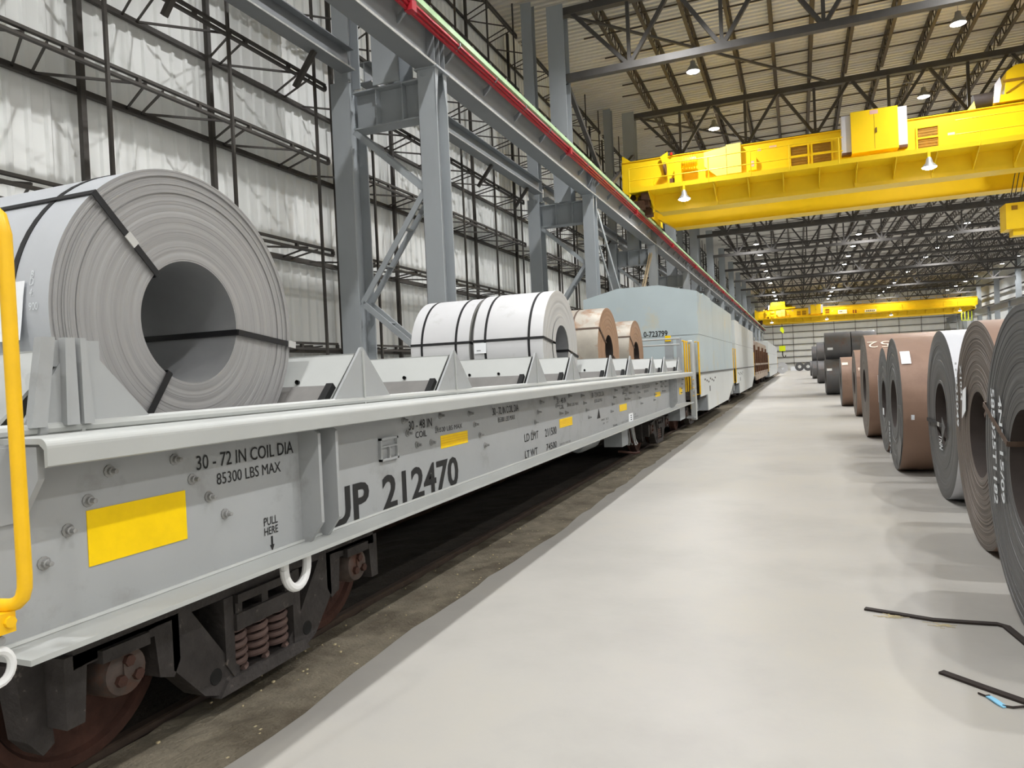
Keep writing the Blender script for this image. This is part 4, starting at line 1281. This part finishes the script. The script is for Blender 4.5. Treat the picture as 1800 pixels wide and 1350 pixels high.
g = G(); g._add([(-0.012, -0.12, -0.02), (-0.03, -0.42, -0.12), (-0.02, -0.10, -0.34), (-0.016, -0.12, -0.02), (-0.034, -0.42, -0.12), (-0.024, -0.10, -0.34)], [(0, 1, 2), (3, 5, 4), (0, 3, 4, 1), (1, 4, 5, 2), (2, 5, 3, 0)])
mk('bent_tail', g, 'coil_char_face', r)
r, mk, R_, rh, wd = RIGHT[3]
mk('paper_tag', patch(R_, 0.03, 0.15, math.radians(129), math.radians(143), lift=0.006), 'paper_white', r)
g = G()
pts = []
for k in range(9):
    a = math.radians(178+k*9)
    rr = R_-random.uniform(0.06, 0.20)
    pts.append((-0.02-random.uniform(0, 0.02), rr*math.cos(a), rr*math.sin(a)))
outer = [(-0.012, R_*0.985*math.cos(math.radians(178+k*9)), R_*0.985*math.sin(math.radians(178+k*9))) for k in range(9)]
g._add(pts+outer, [(k, k+1, 9+k+1, 9+k) for k in range(8)])
mk('torn_edge', g, 'coil_char', r)
mk('chalk_mark', patch(R_, 0.10, 0.14, math.radians(186), math.radians(190), n=2), 'chalk', r)
r, mk, R_, rh, wd = RIGHT[4]
mk('paper_tag', G().box(-0.014, -0.008, -0.06, 0.10, -0.28, -0.16), 'paper_white', r)
mk('chalk_mark', G().box(-0.014, -0.010, 0.78, 0.80, -0.10, 0.42), 'chalk', r)
r, mk, R_, rh, wd = RIGHT[5]
def body_text(mk, r, s, R_, x0, x1, a_top, h, m, flip=False, bold=0.02):
    vs, fs = text_geo(s, bold)
    xs = [v[0] for v in vs]; ys = [v[1] for v in vs]
    g = G(); pts = []
    for v in vs:
        u = (v[0]-min(xs))/(max(xs)-min(xs)); t = (v[1]-min(ys))/(max(ys)-min(ys))
        if flip:
            u, t = 1-u, 1-t
        a = math.radians(a_top)+(1-t)*h/R_
        pts.append((x0+u*(x1-x0), (R_+0.004)*math.cos(a), (R_+0.004)*math.sin(a)))
    g._add(pts, fs)
    mk('chalk_writing', g, m, r)
body_text(mk, r, '52', R_, 0.03, 0.45, 122, 0.20, 'chalk_cream', True, -0.01)
r, mk, R_, rh, wd = RIGHT[6]
body_text(mk, r, '9250 4511', R_, 0.05, 0.44, 152, 0.10, 'chalk_cream')
r, mk, R_, rh, wd = RIGHT[7]
mk('paper_tag', patch(R_, 0.03, 0.22, math.radians(130), math.radians(138)), 'chalk_cream', r)
r, mk, R_, rh, wd = RIGHT[8]
mk('paper_tag', patch(R_, 0.03, 0.25, math.radians(151), math.radians(159)), 'paper_white', r)
# coils far down the hall
for (x, y, R_, mb, mf, lab) in ((-2.3, 112.0, 0.80, 'coil_silver', 'coil_white', 'white coil lying at the far end of the aisle by the train'), (0.1, 131.0, 0.72, 'coil_char', 'coil_char_face', 'dark coil at the far end wall, left one of the heap'), (1.4, 129.0, 0.70, 'coil_char', 'coil_char_face', 'dark coil at the far end wall, middle one of the heap'), (2.8, 131.0, 0.70, 'coil_char', 'coil_char_face', 'dark coil at the far end wall, right one of the heap')):
    root = thing('steel_coil', lab, 'coil', (x, y, 0), 'coils at the far end')
    g = G().lathe([(0.28, 0), (R_, 0)], (x, y, R_), 'y', 28); part('end_face', g, mf, root)
    part('outer_wrap', G().lathe([(R_, 0), (R_, 1.2), (0.28, 1.2)], (x, y, R_), 'y', 28), mb, root)
    part('bore', G().lathe([(0.28, 0), (0.28, 1.2)], (x, y, R_), 'y', 28), 'strap_black', root)
g = G()
for k in range(5):
    g.box(-2.6+1.3*k, -1.7+1.3*k, 128, 129.0, 0, 0.35+0.08*(k % 3))
for k in range(5):
    gg = G().box(-2.9+1.5*k, -1.9+1.5*k, 138, 139, 0, 0.5+0.1*(k % 2)).box(-2.8+1.5*k, -2.0+1.5*k, 138.1, 138.9, 0.5, 0.62+0.1*(k % 2))
    solo('wrapped_bundle', gg, 'paper_white', f'white wrapped bundle on the floor at the far end, {ORD[k]} from the left', 'bundle', (-2.4+1.5*k, 138.5, 0), 'wrapped bundles at the far end')

# ================================================================== CARS BEHIND
def covered_car(label, ya, yb, m_hood, m_side, textline=None, seams=3, gable=0.23, ztop=3.62):
    c = thing('covered_coil_car', label, 'railcar', (TC, (ya+yb)/2, 0))
    xa, xb = 2*TC+2.38, -2.38
    zs = 1.50
    prof = [(xa, zs), (xb, zs), (xb, ztop), (TC+0.55, ztop+gable), (TC-0.55, ztop+gable), (xa, ztop)]
    n = max(1, seams)
    L = (yb-ya)/n
    for k in range(n):
        part('hood_section', G().prism(prof, 'y', ya+k*L+(0.008 if k else 0), ya+(k+1)*L-0.008), m_hood, c)
    part('hood_seam', G().box(xa-0.006, xb+0.006, ya-0.006, yb, zs+1.0, zs+1.006), 'faint_paint', c)
    g = G().tube([(TC-0.25+0.25*(1-math.cos(a*PI/8)), ya+2.0, ztop+gable+0.20*math.sin(a*PI/8)) for a in range(9)], 0.03, 8)
    part('lifting_loop', g, m_hood, c)
    part('roof_lug', G().prism([(ya+2.5, ztop+0.0), (ya+4.6, ztop+0.0), (ya+4.4, ztop+0.17), (ya+2.5, ztop+0.17)], 'x', xb-0.5, xb-0.15), m_hood, c)
    part('hood_rim', G().box(xa-0.01, xb+0.025, ya-0.01, yb+0.01, zs-0.03, zs+0.015), 'faint_paint', c)
    mid0, mid1 = ya+1.55, yb-2.4
    sp = [(ya, 1.47), (ya, 0.88), (mid0-0.05, 0.88), (mid0, 0.43), (mid1, 0.43), (yb-0.2, 0.95), (yb, 0.95), (yb, 1.47)]
    part('side_sill', G().prism(sp, 'x', xb-0.02, xb), m_side, c)
    part('side_sill', G().prism(sp, 'x', xa, xa+0.02), m_side, c)
    part('belly_end', G().prism([(mid0-0.05, 0.88), (mid0, 0.43), (mid0+0.03, 0.43), (mid0-0.02, 0.88)], 'x', xa, xb-0.02), 'column_grey', c)
    part('step_panel', G().prism([(ya+0.35, 0.86), (mid0-0.06, 0.86), (mid0-0.06, 0.43), (ya+0.5, 0.43)], 'x', xb-0.30, xb-0.27), 'column_grey', c)
    part('underframe', G().box(xa+0.05, xb-0.05, ya+0.1, yb-0.1, 0.80, 1.46), 'truck_dark', c)
    part('centre_sill', G().box(TC-0.3, TC+0.3, ya-0.36, yb+0.36, 0.66, 0.95), 'truck_dark', c)
    truck(c, ya+1.1, False)
    truck(c, yb-1.5, False)
    for (y, m_) in ((ya-0.12, 'rail_yellow'), (yb+0.10, 'rail_yellow')):
        part('grab_iron', G().tube([(xb-0.1, y, 2.3), (xb+0.0, y, 2.3), (xb+0.0, y, 0.95), (xb-0.1, y, 0.95)], 0.022, 6), m_, c)
        part('end_post', G().tube([(xb-0.25, y, 2.25), (xb-0.12, y, 2.25), (xb-0.12, y, 0.6)], 0.035, 6), 'car_light', c)
    for k in range(7):
        y = ya+0.9+0.42*k
        part('stencil', G().box(xb, xb+0.003, y, y+0.25, 1.28-0.04*(k % 3), 1.33-0.04*(k % 3)), 'faint_paint', c)
    part('stencil', G().box(xb, xb+0.003, ya+2.0, ya+2.2, 0.95, 1.10), 'faint_paint', c)
    if textline:
        text_on(textline, (-3.80, ya-0.008, 2.50), (1, 0, 0), (0, 0, 1), 0.63, 0.15, 'black_paint', c, 0.015)
    return c
covered_car('pale blue-grey covered coil car numbered 0-723799 behind the open coil car', 19.15, 29.3, 'hood_blue', 'hood_grey', '0-723799', 3)
covered_car('light grey covered railcar coupled behind the numbered one', 30.7, 43.4, 'hood_grey', 'hood_grey', None, 2, 0.12, 3.45)
# rust-streaked car with posts and side door frames
c = thing('weathered_railcar', 'rust-streaked beige railcar with exposed side posts, fourth in the train', 'railcar', (TC, 54, 0))
xa, xb = 2*TC+2.40, -2.40
part('body', G().prism([(xa+0.08, 1.1), (xb-0.08, 1.1), (xb-0.08, 3.05), (TC+0.6, 3.4), (TC-0.6, 3.4), (xa+0.08, 3.05)], 'y', 44.6, 63.4), 'rust_car', c)
for k in range(8):
    y = 44.9+k*2.6
    part('side_post', G().box(xb-0.08, xb+0.04, y, y+0.22, 1.0, 2.75-0.25*(k % 2)), 'brown_dark', c)
for z in (1.02, 1.55):
    part('side_rail', G().box(xb-0.06, xb+0.03, 44.6, 63.4, z, z+0.12), 'rust_car', c)
part('side_sill', G().prism([(44.6, 1.0), (45.5, 0.65), (62.5, 0.65), (63.4, 1.0), (63.4, 1.12), (44.6, 1.12)], 'x', xb-0.06, xb), 'rust_car', c)
part('underframe', G().box(xa+0.1, xb-0.12, 44.8, 63.2, 0.8, 1.1), 'truck_dark', c)
truck(c, 46.2, False); truck(c, 61.8, False)
covered_car('pale covered railcar at the far end of the train', 65.0, 92.0, 'hood_grey', 'hood_grey', None, 2, 0.15, 3.45)

# ================================================================== BRIDGE CRANES
def crane_bridge(yf, label, near=True):
    c = thing('bridge_crane', label, 'crane', (10.5, yf, GZ1+0.09))
    xl, xr = -7.45, 28.9
    zb, zt = 8.92, 11.40
    d = 4.2                              # distance between girder faces
    YL = 'crane_yellow'
    # front box girder with tapered ends
    gpoly = [(xl, zt), (xl, zt-1.35), (-5.75, zb), (27.0, zb), (xr, zt-1.35), (xr, zt)]
    for nm, y0 in (('front_girder', yf), ('rear_girder', yf+d)):
        gr = part(nm, G().prism(gpoly, 'y', y0, y0+0.85), YL, c)
        part('girder_top_flange', G().box(xl, xr, y0-0.06, y0+0.91, zt, zt+0.03), YL, gr)
        part('girder_bottom_flange', G().box(-5.75, 27.0, y0-0.06, y0+0.91, zb-0.03, zb), YL, gr)
        part('trolley_rail', G().box(xl+0.8, xr-0.8, y0+0.38, y0+0.46, zt+0.03, zt+0.11), 'girder_grey', gr)
    # end trucks riding on both runways
    for xs in (XCC, 28.2):
        et = part('end_truck', G().prism([(yf-0.7, 9.22), (yf-0.5, 9.95), (yf+d+1.3, 9.95), (yf+d+1.5, 9.22)], 'x', xs-0.22, xs+0.22), YL, c)
        for q in (yf-0.2, yf+0.9, yf+d-0.1, yf+d+1.0):
            part('travel_wheel', G().lathe([(0.0, -0.09), (0.24, -0.09), (0.24, -0.06), (0.20, -0.05), (0.20, 0.05), (0.24, 0.06), (0.24, 0.09), (0.0, 0.09)], (xs, q, GZ1+0.09+0.20), 'x', 18), 'brown_dark', et)
        for q in (yf-0.75, yf+d+1.5):
            part('buffer', G().lathe([(0.12, -0.1), (0.12, 0.1), (0.0, 0.12)], (xs, q, 9.55), 'y', 12), 'brown_dark', et)
        part('end_bumper', G().box(xs-0.3, xs+0.3, yf-0.05, yf+d+0.8, 9.95, 10.05), YL, et)
    # rust coloured drive parts at the left end
    for k, (x, y, z, s) in enumerate(((-6.5, yf-0.8, 9.15, 0.22), (-6.35, yf-0.5, 9.35, 0.25), (-6.2, yf-0.9, 9.5, 0.18), (-6.45, yf+0.4, 9.1, 0.3))):
        part('drive_part', G().box(x-s, x+s, y-s, y+s, z-s*0.8, z+s*0.8), 'brown_dark', c)
    # walkway on the camera side with brackets, posts and rails
    yw = yf-1.3
    wk = part('walkway', G().box(-6.9, xr-0.8, yw, yf, 9.69, 9.75), YL, c)
    part('kick_plate', G().box(-6.9, xr-0.8, yw-0.012, yw, 9.66, 9.86), YL, wk)
    x = -6.0
    k = 0
    while x < xr-1:
        part('bracket', G().prism([(yf, 9.69), (yw+0.05, 9.69), (yw+0.05, 9.60), (yf, 9.05)], 'x', x-0.02, x+0.02), YL, wk)
        if k % 2 == 0:
            part('girder_rib', G().box(x-0.05, x+0.05, yf-0.10, yf, zb, 9.69), YL, wk)
        x += 1.42; k += 1
    posts = [-6.85+1.75*k for k in range(4)]+[-0.05+1.9*k for k in range(2)] + [6.8+2.1*k for k in range(10)]
    for x in posts:
        part('rail_post', G().tube([(x, yw, 9.7), (x, yw, 10.75)], 0.025, 6), YL, wk)
    for z in (10.20, 10.75):
        part('hand_rail', G().tube([(-6.85, yw, z), (2.0, yw, z)], 0.022, 6), YL, wk)
        part('hand_rail', G().tube([(6.0, yw, z), (xr-0.9, yw, z)], 0.022, 6), YL, wk)
    # rail along the top of the rear girder
    yr_ = yf+d+0.95
    for k in range(18):
        part('rail_post', G().tube([(-6.5+2.0*k, yr_, zt), (-6.5+2.0*k, yr_, zt+0.95)], 0.03, 6), YL, c)
    part('hand_rail', G().tube([(-6.5, yr_, zt+0.95), (27.5, yr_, zt+0.95)], 0.03, 6), YL, c)
    part('hand_rail', G().tube([(-6.5, yr_, zt+0.5), (27.5, yr_, zt+0.5)], 0.025, 6), YL, c)
    # end triangle, bumper fin
    part('end_fin', G().prism([(-7.42, zt), (-7.42, zt+0.32), (-7.36, zt+0.32), (-6.95, zt)], 'y', yf, yf+0.05), YL, c)
    part('end_fin', G().prism([(-5.6, zt), (-5.25, zt+0.18), (-5.25, zt-0.9), (-5.32, zt-0.9)], 'y', yf-0.2, yf-0.14), YL, c)
    part('warning_light', G().lathe([(0.06, 0), (0.06, 0.1), (0.0, 0.14)], (-5.1, yf-0.1, zt+0.03), 'z', 10), 'lamp_red', c)
    # gear cases, motor and drum at the left end
    part('motor', G().lathe([(0.0, -0.35), (0.22, -0.35), (0.24, -0.3), (0.24, 0.3), (0.22, 0.35), (0.0, 0.35)], (-4.25, yf-0.5, 10.9), 'x', 18), YL, c)
    for q in range(6):
        part('motor_fin', G().lathe([(0.24, -0.015), (0.29, -0.015), (0.29, 0.015), (0.24, 0.015)], (-4.5+0.1*q, yf-0.5, 10.9), 'x', 18), YL, c)
    part('gear_case', G().box(-4.9, -4.6, yf-0.7, yf-0.25, 9.9, 11.0), YL, c)
    part('brake_wheel', G().lathe([(0.0, -0.04), (0.28, -0.04), (0.28, 0.04), (0.0, 0.04)], (-5.35, yf-0.45, 10.75), 'x', 18), 'brown_dark', c)
    part('drive_shaft', G().tube([(-6.6, yf-0.45, 10.0), (-5.0, yf-0.45, 10.0)], 0.05, 8), YL, c)
    part('guard_box', G().box(-6.5, -5.9, yf-0.6, yf-0.2, 9.9, 10.4), YL, c)
    part('guard_box', G().box(-5.15, -4.95, yf-0.55, yf-0.3, 9.8, 10.25), 'brown_dark', c)
    part('gear_cover', G().prism([(-3.62, 11.25), (-2.66, 11.38), (-2.66, 10.13), (-3.10, 10.13), (-3.62, 10.62)], 'y', yf-0.35, yf), 'crane_light_yellow', c)
    part('gear_cover', G().box(-2.66, -2.04, yf-0.30, yf, 10.16, 11.46), 'crane_light_yellow', c)
    part('switch_box', G().box(-1.75, -1.40, yf-0.22, yf, 10.2, 10.75), YL, c)
    part('warning_sticker', G().box(-1.62, -1.50, yf-0.226, yf-0.22, 10.35, 10.6), 'pink_sign', c)
    for (x0, x1, z0, z1) in ((-1.35, -1.2, 11.05, 11.15), (-0.85, -0.55, 11.08, 11.2), (5.95, 6.2, 10.55, 10.65)):
        part('warning_sticker', G().box(x0, x1, yf-0.006, yf, z0, z1), 'pink_sign', c)
    # louvred vents
    for (x0, x1) in ((-0.02, 0.72), (0.86, 1.66), (4.84, 5.64)):
        v = part('vent', G().box(x0+0.05, x1-0.05, yf-0.02, yf, 10.18, 11.02), 'vent_brown', c)
        for z in (10.14, 10.58, 11.02):
            part('vent_frame', G().box(x0, x1, yf-0.06, yf-0.02, z-0.03, z+0.03), YL, v)
        for x in (x0, x1):
            part('vent_frame', G().box(x-0.03, x+0.03, yf-0.06, yf-0.02, 10.14, 11.05), YL, v)
        for q in range(7):
            part('louvre', G().box(x0+0.05, x1-0.05, yf-0.035, yf-0.02, 10.22+0.115*q, 10.25+0.115*q), 'vent_brown', v)
    # electrical cabinet with two doors and pale side boxes
    cb = part('cabinet', G().box(2.38, 4.12, yf-0.55, yf, 10.22, 11.92), YL, c)
    part('cabinet_door_gap', G().box(3.24, 3.255, yf-0.553, yf-0.55, 10.3, 11.85), 'vent_brown', cb)
    part('cabinet_handle', G().box(3.30, 3.34, yf-0.58, yf-0.55, 10.95, 11.15), 'brown_dark', cb)
    part('warning_sticker', G().box(3.10, 3.40, yf-0.556, yf-0.55, 11.72, 11.88), 'pink_sign', cb)
    part('side_box', G().box(2.02, 2.38, yf-0.45, yf, 10.32, 11.84), 'white_box', cb)
    part('side_box', G().box(4.12, 4.46, yf-0.45, yf, 10.32, 11.88), 'white_box', cb)
    part('box_foot', G().box(2.02, 2.38, yf-0.45, yf-0.1, 10.22, 10.32), 'brown_dark', cb)
    part('box_foot', G().box(4.12, 4.46, yf-0.45, yf-0.1, 10.22, 10.32), 'brown_dark', cb)
    return c
cr = crane_bridge(34.0, 'big yellow overhead bridge crane crossing the hall nearest the camera')
fr_ = dup(cr, (10.5, 145.0, GZ1+0.09), 'distant yellow overhead bridge crane near the far end wall')
# signs only on the far crane
text_sign = G().box(7.0, 8.5, 144.90, 144.97, 9.95, 10.65)
sg = part('sign_plate', text_sign, 'paper_white', fr_)
part('sign_mark', G().box(7.2, 7.7, 144.88, 144.90, 10.28, 10.42), 'faint_paint', sg)
part('flag_mark', G().box(9.45, 9.65, 144.90, 144.97, 9.75, 10.5), 'flag_red', fr_)
part('flag_mark', G().box(9.85, 10.05, 144.90, 144.97, 9.75, 10.5), 'flag_red', fr_)
sg = part('sign_plate', G().box(11.4, 13.3, 144.90, 144.97, 9.65, 10.4), 'paper_white', fr_)
for k in range(5):
    part('sign_mark', G().box(11.62+0.3*k, 11.82+0.3*k, 144.88, 144.90, 10.05, 10.32), 'faint_paint', sg)
for xs in (27.6,):
    for k in range(4):
        part('end_ladder', G().box(26.2+0.5*k, 26.3+0.5*k, 143.9, 144.0, 7.3, 8.9), 'lime_yellow', fr_)
    part('end_ladder', G().box(26.2, 27.8, 143.9, 144.0, 7.3, 7.4), 'lime_yellow', fr_)
# lamps hanging under the walkways
def crane_lamp(x, y, z, label):
    r = thing('crane_lamp', label, 'lamp', (x, y, z-0.05), 'lamps under the crane walkways')
    part('hanger', G().box(x-0.05, x+0.05, y-0.03, y+0.03, z+0.42, z+0.68), 'crane_yellow', r)
    part('housing', G().lathe([(0.05, 0.44), (0.10, 0.38), (0.13, 0.22), (0.26, 0.08), (0.27, 0.04)], (x, y, z), 'z', 18), 'lamp_body', r)
    part('lens', G().lathe([(0.0, -0.04), (0.14, -0.03), (0.25, 0.02), (0.25, 0.06), (0.0, 0.06)], (x, y, z), 'z', 18), 'lamp_glow', r)
    ld = bpy.data.lights.new('lamp_light', 'SPOT'); ld.energy = 420; ld.color = LAMP_COL; ld.spot_size = math.radians(165); ld.shadow_soft_size = 0.2
    lo = bpy.data.objects.new('lamp_light', ld); link(lo, r); lo.location = (0, 0, -0.04)
crane_lamp(-4.42, 32.65, 9.02, 'glowing lamp under the walkway near the left end of the near crane')
crane_lamp(5.05, 32.65, 9.02, 'glowing lamp under the vent on the walkway of the near crane')
crane_lamp(14.5, 32.65, 9.02, 'glowing lamp under the right part of the near crane walkway')
for k, x in enumerate((-4.4, 5.05, 15.5, 26.0)):
    crane_lamp(x, 143.65, 9.02, f'small glowing lamp under the far crane walkway, {ORD[k]} from the left')
# trolley on the near crane
t = thing('crane_trolley', 'yellow hoist trolley with rounded housing riding on top of the near crane', 'trolley', (9.6, 36.5, 11.5))
part('trolley_frame', G().box(7.6, 12.4, 34.0, 38.9, 11.56, 11.85), 'crane_yellow', t)
part('hoist_housing', G().prism([(7.95, 11.85), (10.6, 11.85), (10.6, 12.95), (8.35, 12.95), (8.05, 12.75)], 'y', 34.05, 35.6), 'crane_yellow', t)
part('housing_band', G().box(7.92, 10.62, 34.02, 34.06, 12.32, 12.42), 'vent_brown', t)
part('hoist_drum', G().lathe([(0.0, -1.4), (0.45, -1.4), (0.45, 1.4), (0.0, 1.4)], (10.4, 36.9, 12.2), 'x', 22), 'crane_yellow', t)
part('motor', G().lathe([(0.0, -0.4), (0.3, -0.4), (0.3, 0.4), (0.0, 0.4)], (7.35, 34.5, 11.85), 'x', 16), 'bore_dark', t)
for k in range(3):
    part('brace_cross', G().beam((8.0+0.75*k, 34.03, 11.88), (8.7+0.75*k, 34.03, 12.30), 0.06, 0.04), 'vent_brown', t)
part('pale_guard', G().prism([(7.55, 11.56), (7.75, 11.56), (7.85, 12.2), (7.80, 12.55), (7.62, 12.3)], 'y', 33.98, 34.03), 'white_box', t)
part('pale_guard', G().prism([(6.65, 11.43), (6.95, 11.43), (6.9, 11.75)], 'y', 33.98, 34.03), 'crane_light_yellow', t)
dup(t, (-3.0, 147.5, 11.5), 'small yellow hoist trolley on top of the far crane at its left end')
# hanging hook block of the near crane, at the right edge of the view
h = thing('hook_block', 'big yellow crane hook block hanging at the right edge under the near crane', 'hook block', (8.9, 37.0, 6.6))
for q in (-0.25, -0.1, 0.1, 0.25):
    part('hoist_rope', G().tube([(8.9+q, 37.0, 7.9), (9.6+q, 37.0, 11.6)], 0.018, 6), 'girt_dark', h)
part('block_body', G().box(8.42, 9.5, 36.5, 37.5, 6.88, 7.98), 'crane_yellow', h)
part('block_window', G().box(8.62, 8.84, 36.48, 36.5, 7.68, 7.86), 'vent_brown', h)
part('block_cheek', G().box(8.7, 9.3, 36.7, 37.3, 6.62, 6.88), 'crane_yellow', h)
# lime hook hanging by the far crane
h = thing('hook_block', 'small lime yellow hook block hanging far away beside the train', 'hook block', (-2.9, 146.8, 2.3))
part('hoist_rope', G().tube([(-2.75, 146.8, 3.0), (-2.7, 146.8, 11.62)], 0.06, 6), 'girt_dark', h)
part('upper_block', G().prism([(-3.1, 7.6), (-2.5, 7.0), (-2.35, 7.6), (-2.6, 8.3), (-3.0, 8.2)], 'y', 146.5, 147.1), 'lime_yellow', h)
part('lower_block', G().box(-3.35, -2.25, 146.4, 147.2, 3.7, 4.7), 'lime_yellow', h)
part('hook', G().tube([(-2.8, 146.8, 3.7), (-2.8, 146.8, 2.9), (-2.6, 146.8, 2.5), (-2.3, 146.8, 2.6), (-2.25, 146.8, 2.9)], 0.10, 8), 'girt_dark', h)

# ================================================================== LITTER ON THE FLOOR
def strip(pts, w_, t):
    g = G()
    n = len(pts)
    vs = []
    for i, p in enumerate(pts):
        a = Vector(pts[max(i-1, 0)]); b = Vector(pts[min(i+1, n-1)])
        d = (b-a); d.z = 0; d.normalize()
        nrm = Vector((-d.y, d.x, 0))
        for (s, z) in ((-1, 0), (1, 0), (1, 1), (-1, 1)):
            vs.append(Vector(p)+nrm*(s*w_/2)+Vector((0, 0, z*t)))
    fs = [(0, 1, 2, 3), tuple(4*(n-1)+k for k in (3, 2, 1, 0))]
    for i in range(n-1):
        for k in range(4):
            k2 = (k+1) % 4
            fs.append((4*i+k, 4*i+4+k, 4*i+4+k2, 4*i+k2))
    return g._add(vs, fs)
solo('rubber_strip', strip([(0.352, 5.34, 0.001), (0.56, 5.27, 0.001), (0.735, 5.21, 0.001), (0.92, 5.21, 0.001), (1.08, 5.215, 0.001), (1.12, 5.18, 0.001), (1.155, 4.93, 0.001), (1.19, 4.6, 0.001)], 0.045, 0.012), 'rubber_strip', 'long black bent rubber strip on the floor below the nearest right coil', 'strip', (0.8, 5.2, 0))
solo('rubber_strip', strip([(0.641, 4.355, 0.001), (0.80, 4.21, 0.001), (0.96, 4.07, 0.001), (1.15, 3.9, 0.001)], 0.045, 0.012), 'rubber_strip', 'short straight black rubber strip nearest the camera on the floor', 'strip', (0.9, 4.1, 0))
solo('plastic_scrap', strip([(0.802, 4.105, 0.002), (0.818, 4.06, 0.006), (0.835, 4.02, 0.004), (0.85, 4.00, 0.002)], 0.028, 0.006), 'blue_plastic', 'scrap of light blue plastic lying beside the short rubber strip', 'scrap', (0.82, 4.05, 0))
solo('wire_scrap', G().tube([(0.765, 4.13, 0.006), (0.79, 4.10, 0.008), (0.81, 4.115, 0.006)], 0.005, 5).tube([(0.84, 4.01, 0.006), (0.88, 4.0, 0.008), (0.93, 4.02, 0.01), (0.98, 3.96, 0.006)], 0.006, 5), 'rubber_strip', 'thin dark wire scraps around the blue plastic', 'scrap', (0.85, 4.05, 0))
g = G()
for k in range(46):
    c_ = random.choice(((0.47, 5.24), (0.50, 5.22), (0.72, 5.14), (0.78, 5.12)))
    x, y = c_[0]+random.gauss(0, 0.035), c_[1]+random.gauss(0, 0.02)
    a = random.uniform(-0.7, 0.5)
    l = random.uniform(0.02, 0.06)
    g.tube([(x, y, 0.003), (x+l*math.cos(a), y+l*math.sin(a), 0.004)], 0.0016, 4)
o = solo('straw_bits', g, 'straw', 'pale straw bits scattered along the long rubber strip', 'straw', (0.6, 5.2, 0)); o['kind'] = 'stuff'
g = G()
for k in range(260):
    y = 1.8+random.random()**1.6*16
    x = random.choice((random.uniform(-3.02, -2.50), random.gauss(-2.53, 0.03)))
    s_ = random.uniform(0.002, 0.006)
    g.box(x-s_, x+s_, y-s_*1.5, y+s_*1.5, -0.004, s_*0.8)
o = solo('gravel_bits', g, 'straw', 'small pale chips littering the dirt beside the rail', 'gravel', (-2.75, 6, 0)); o['kind'] = 'stuff'
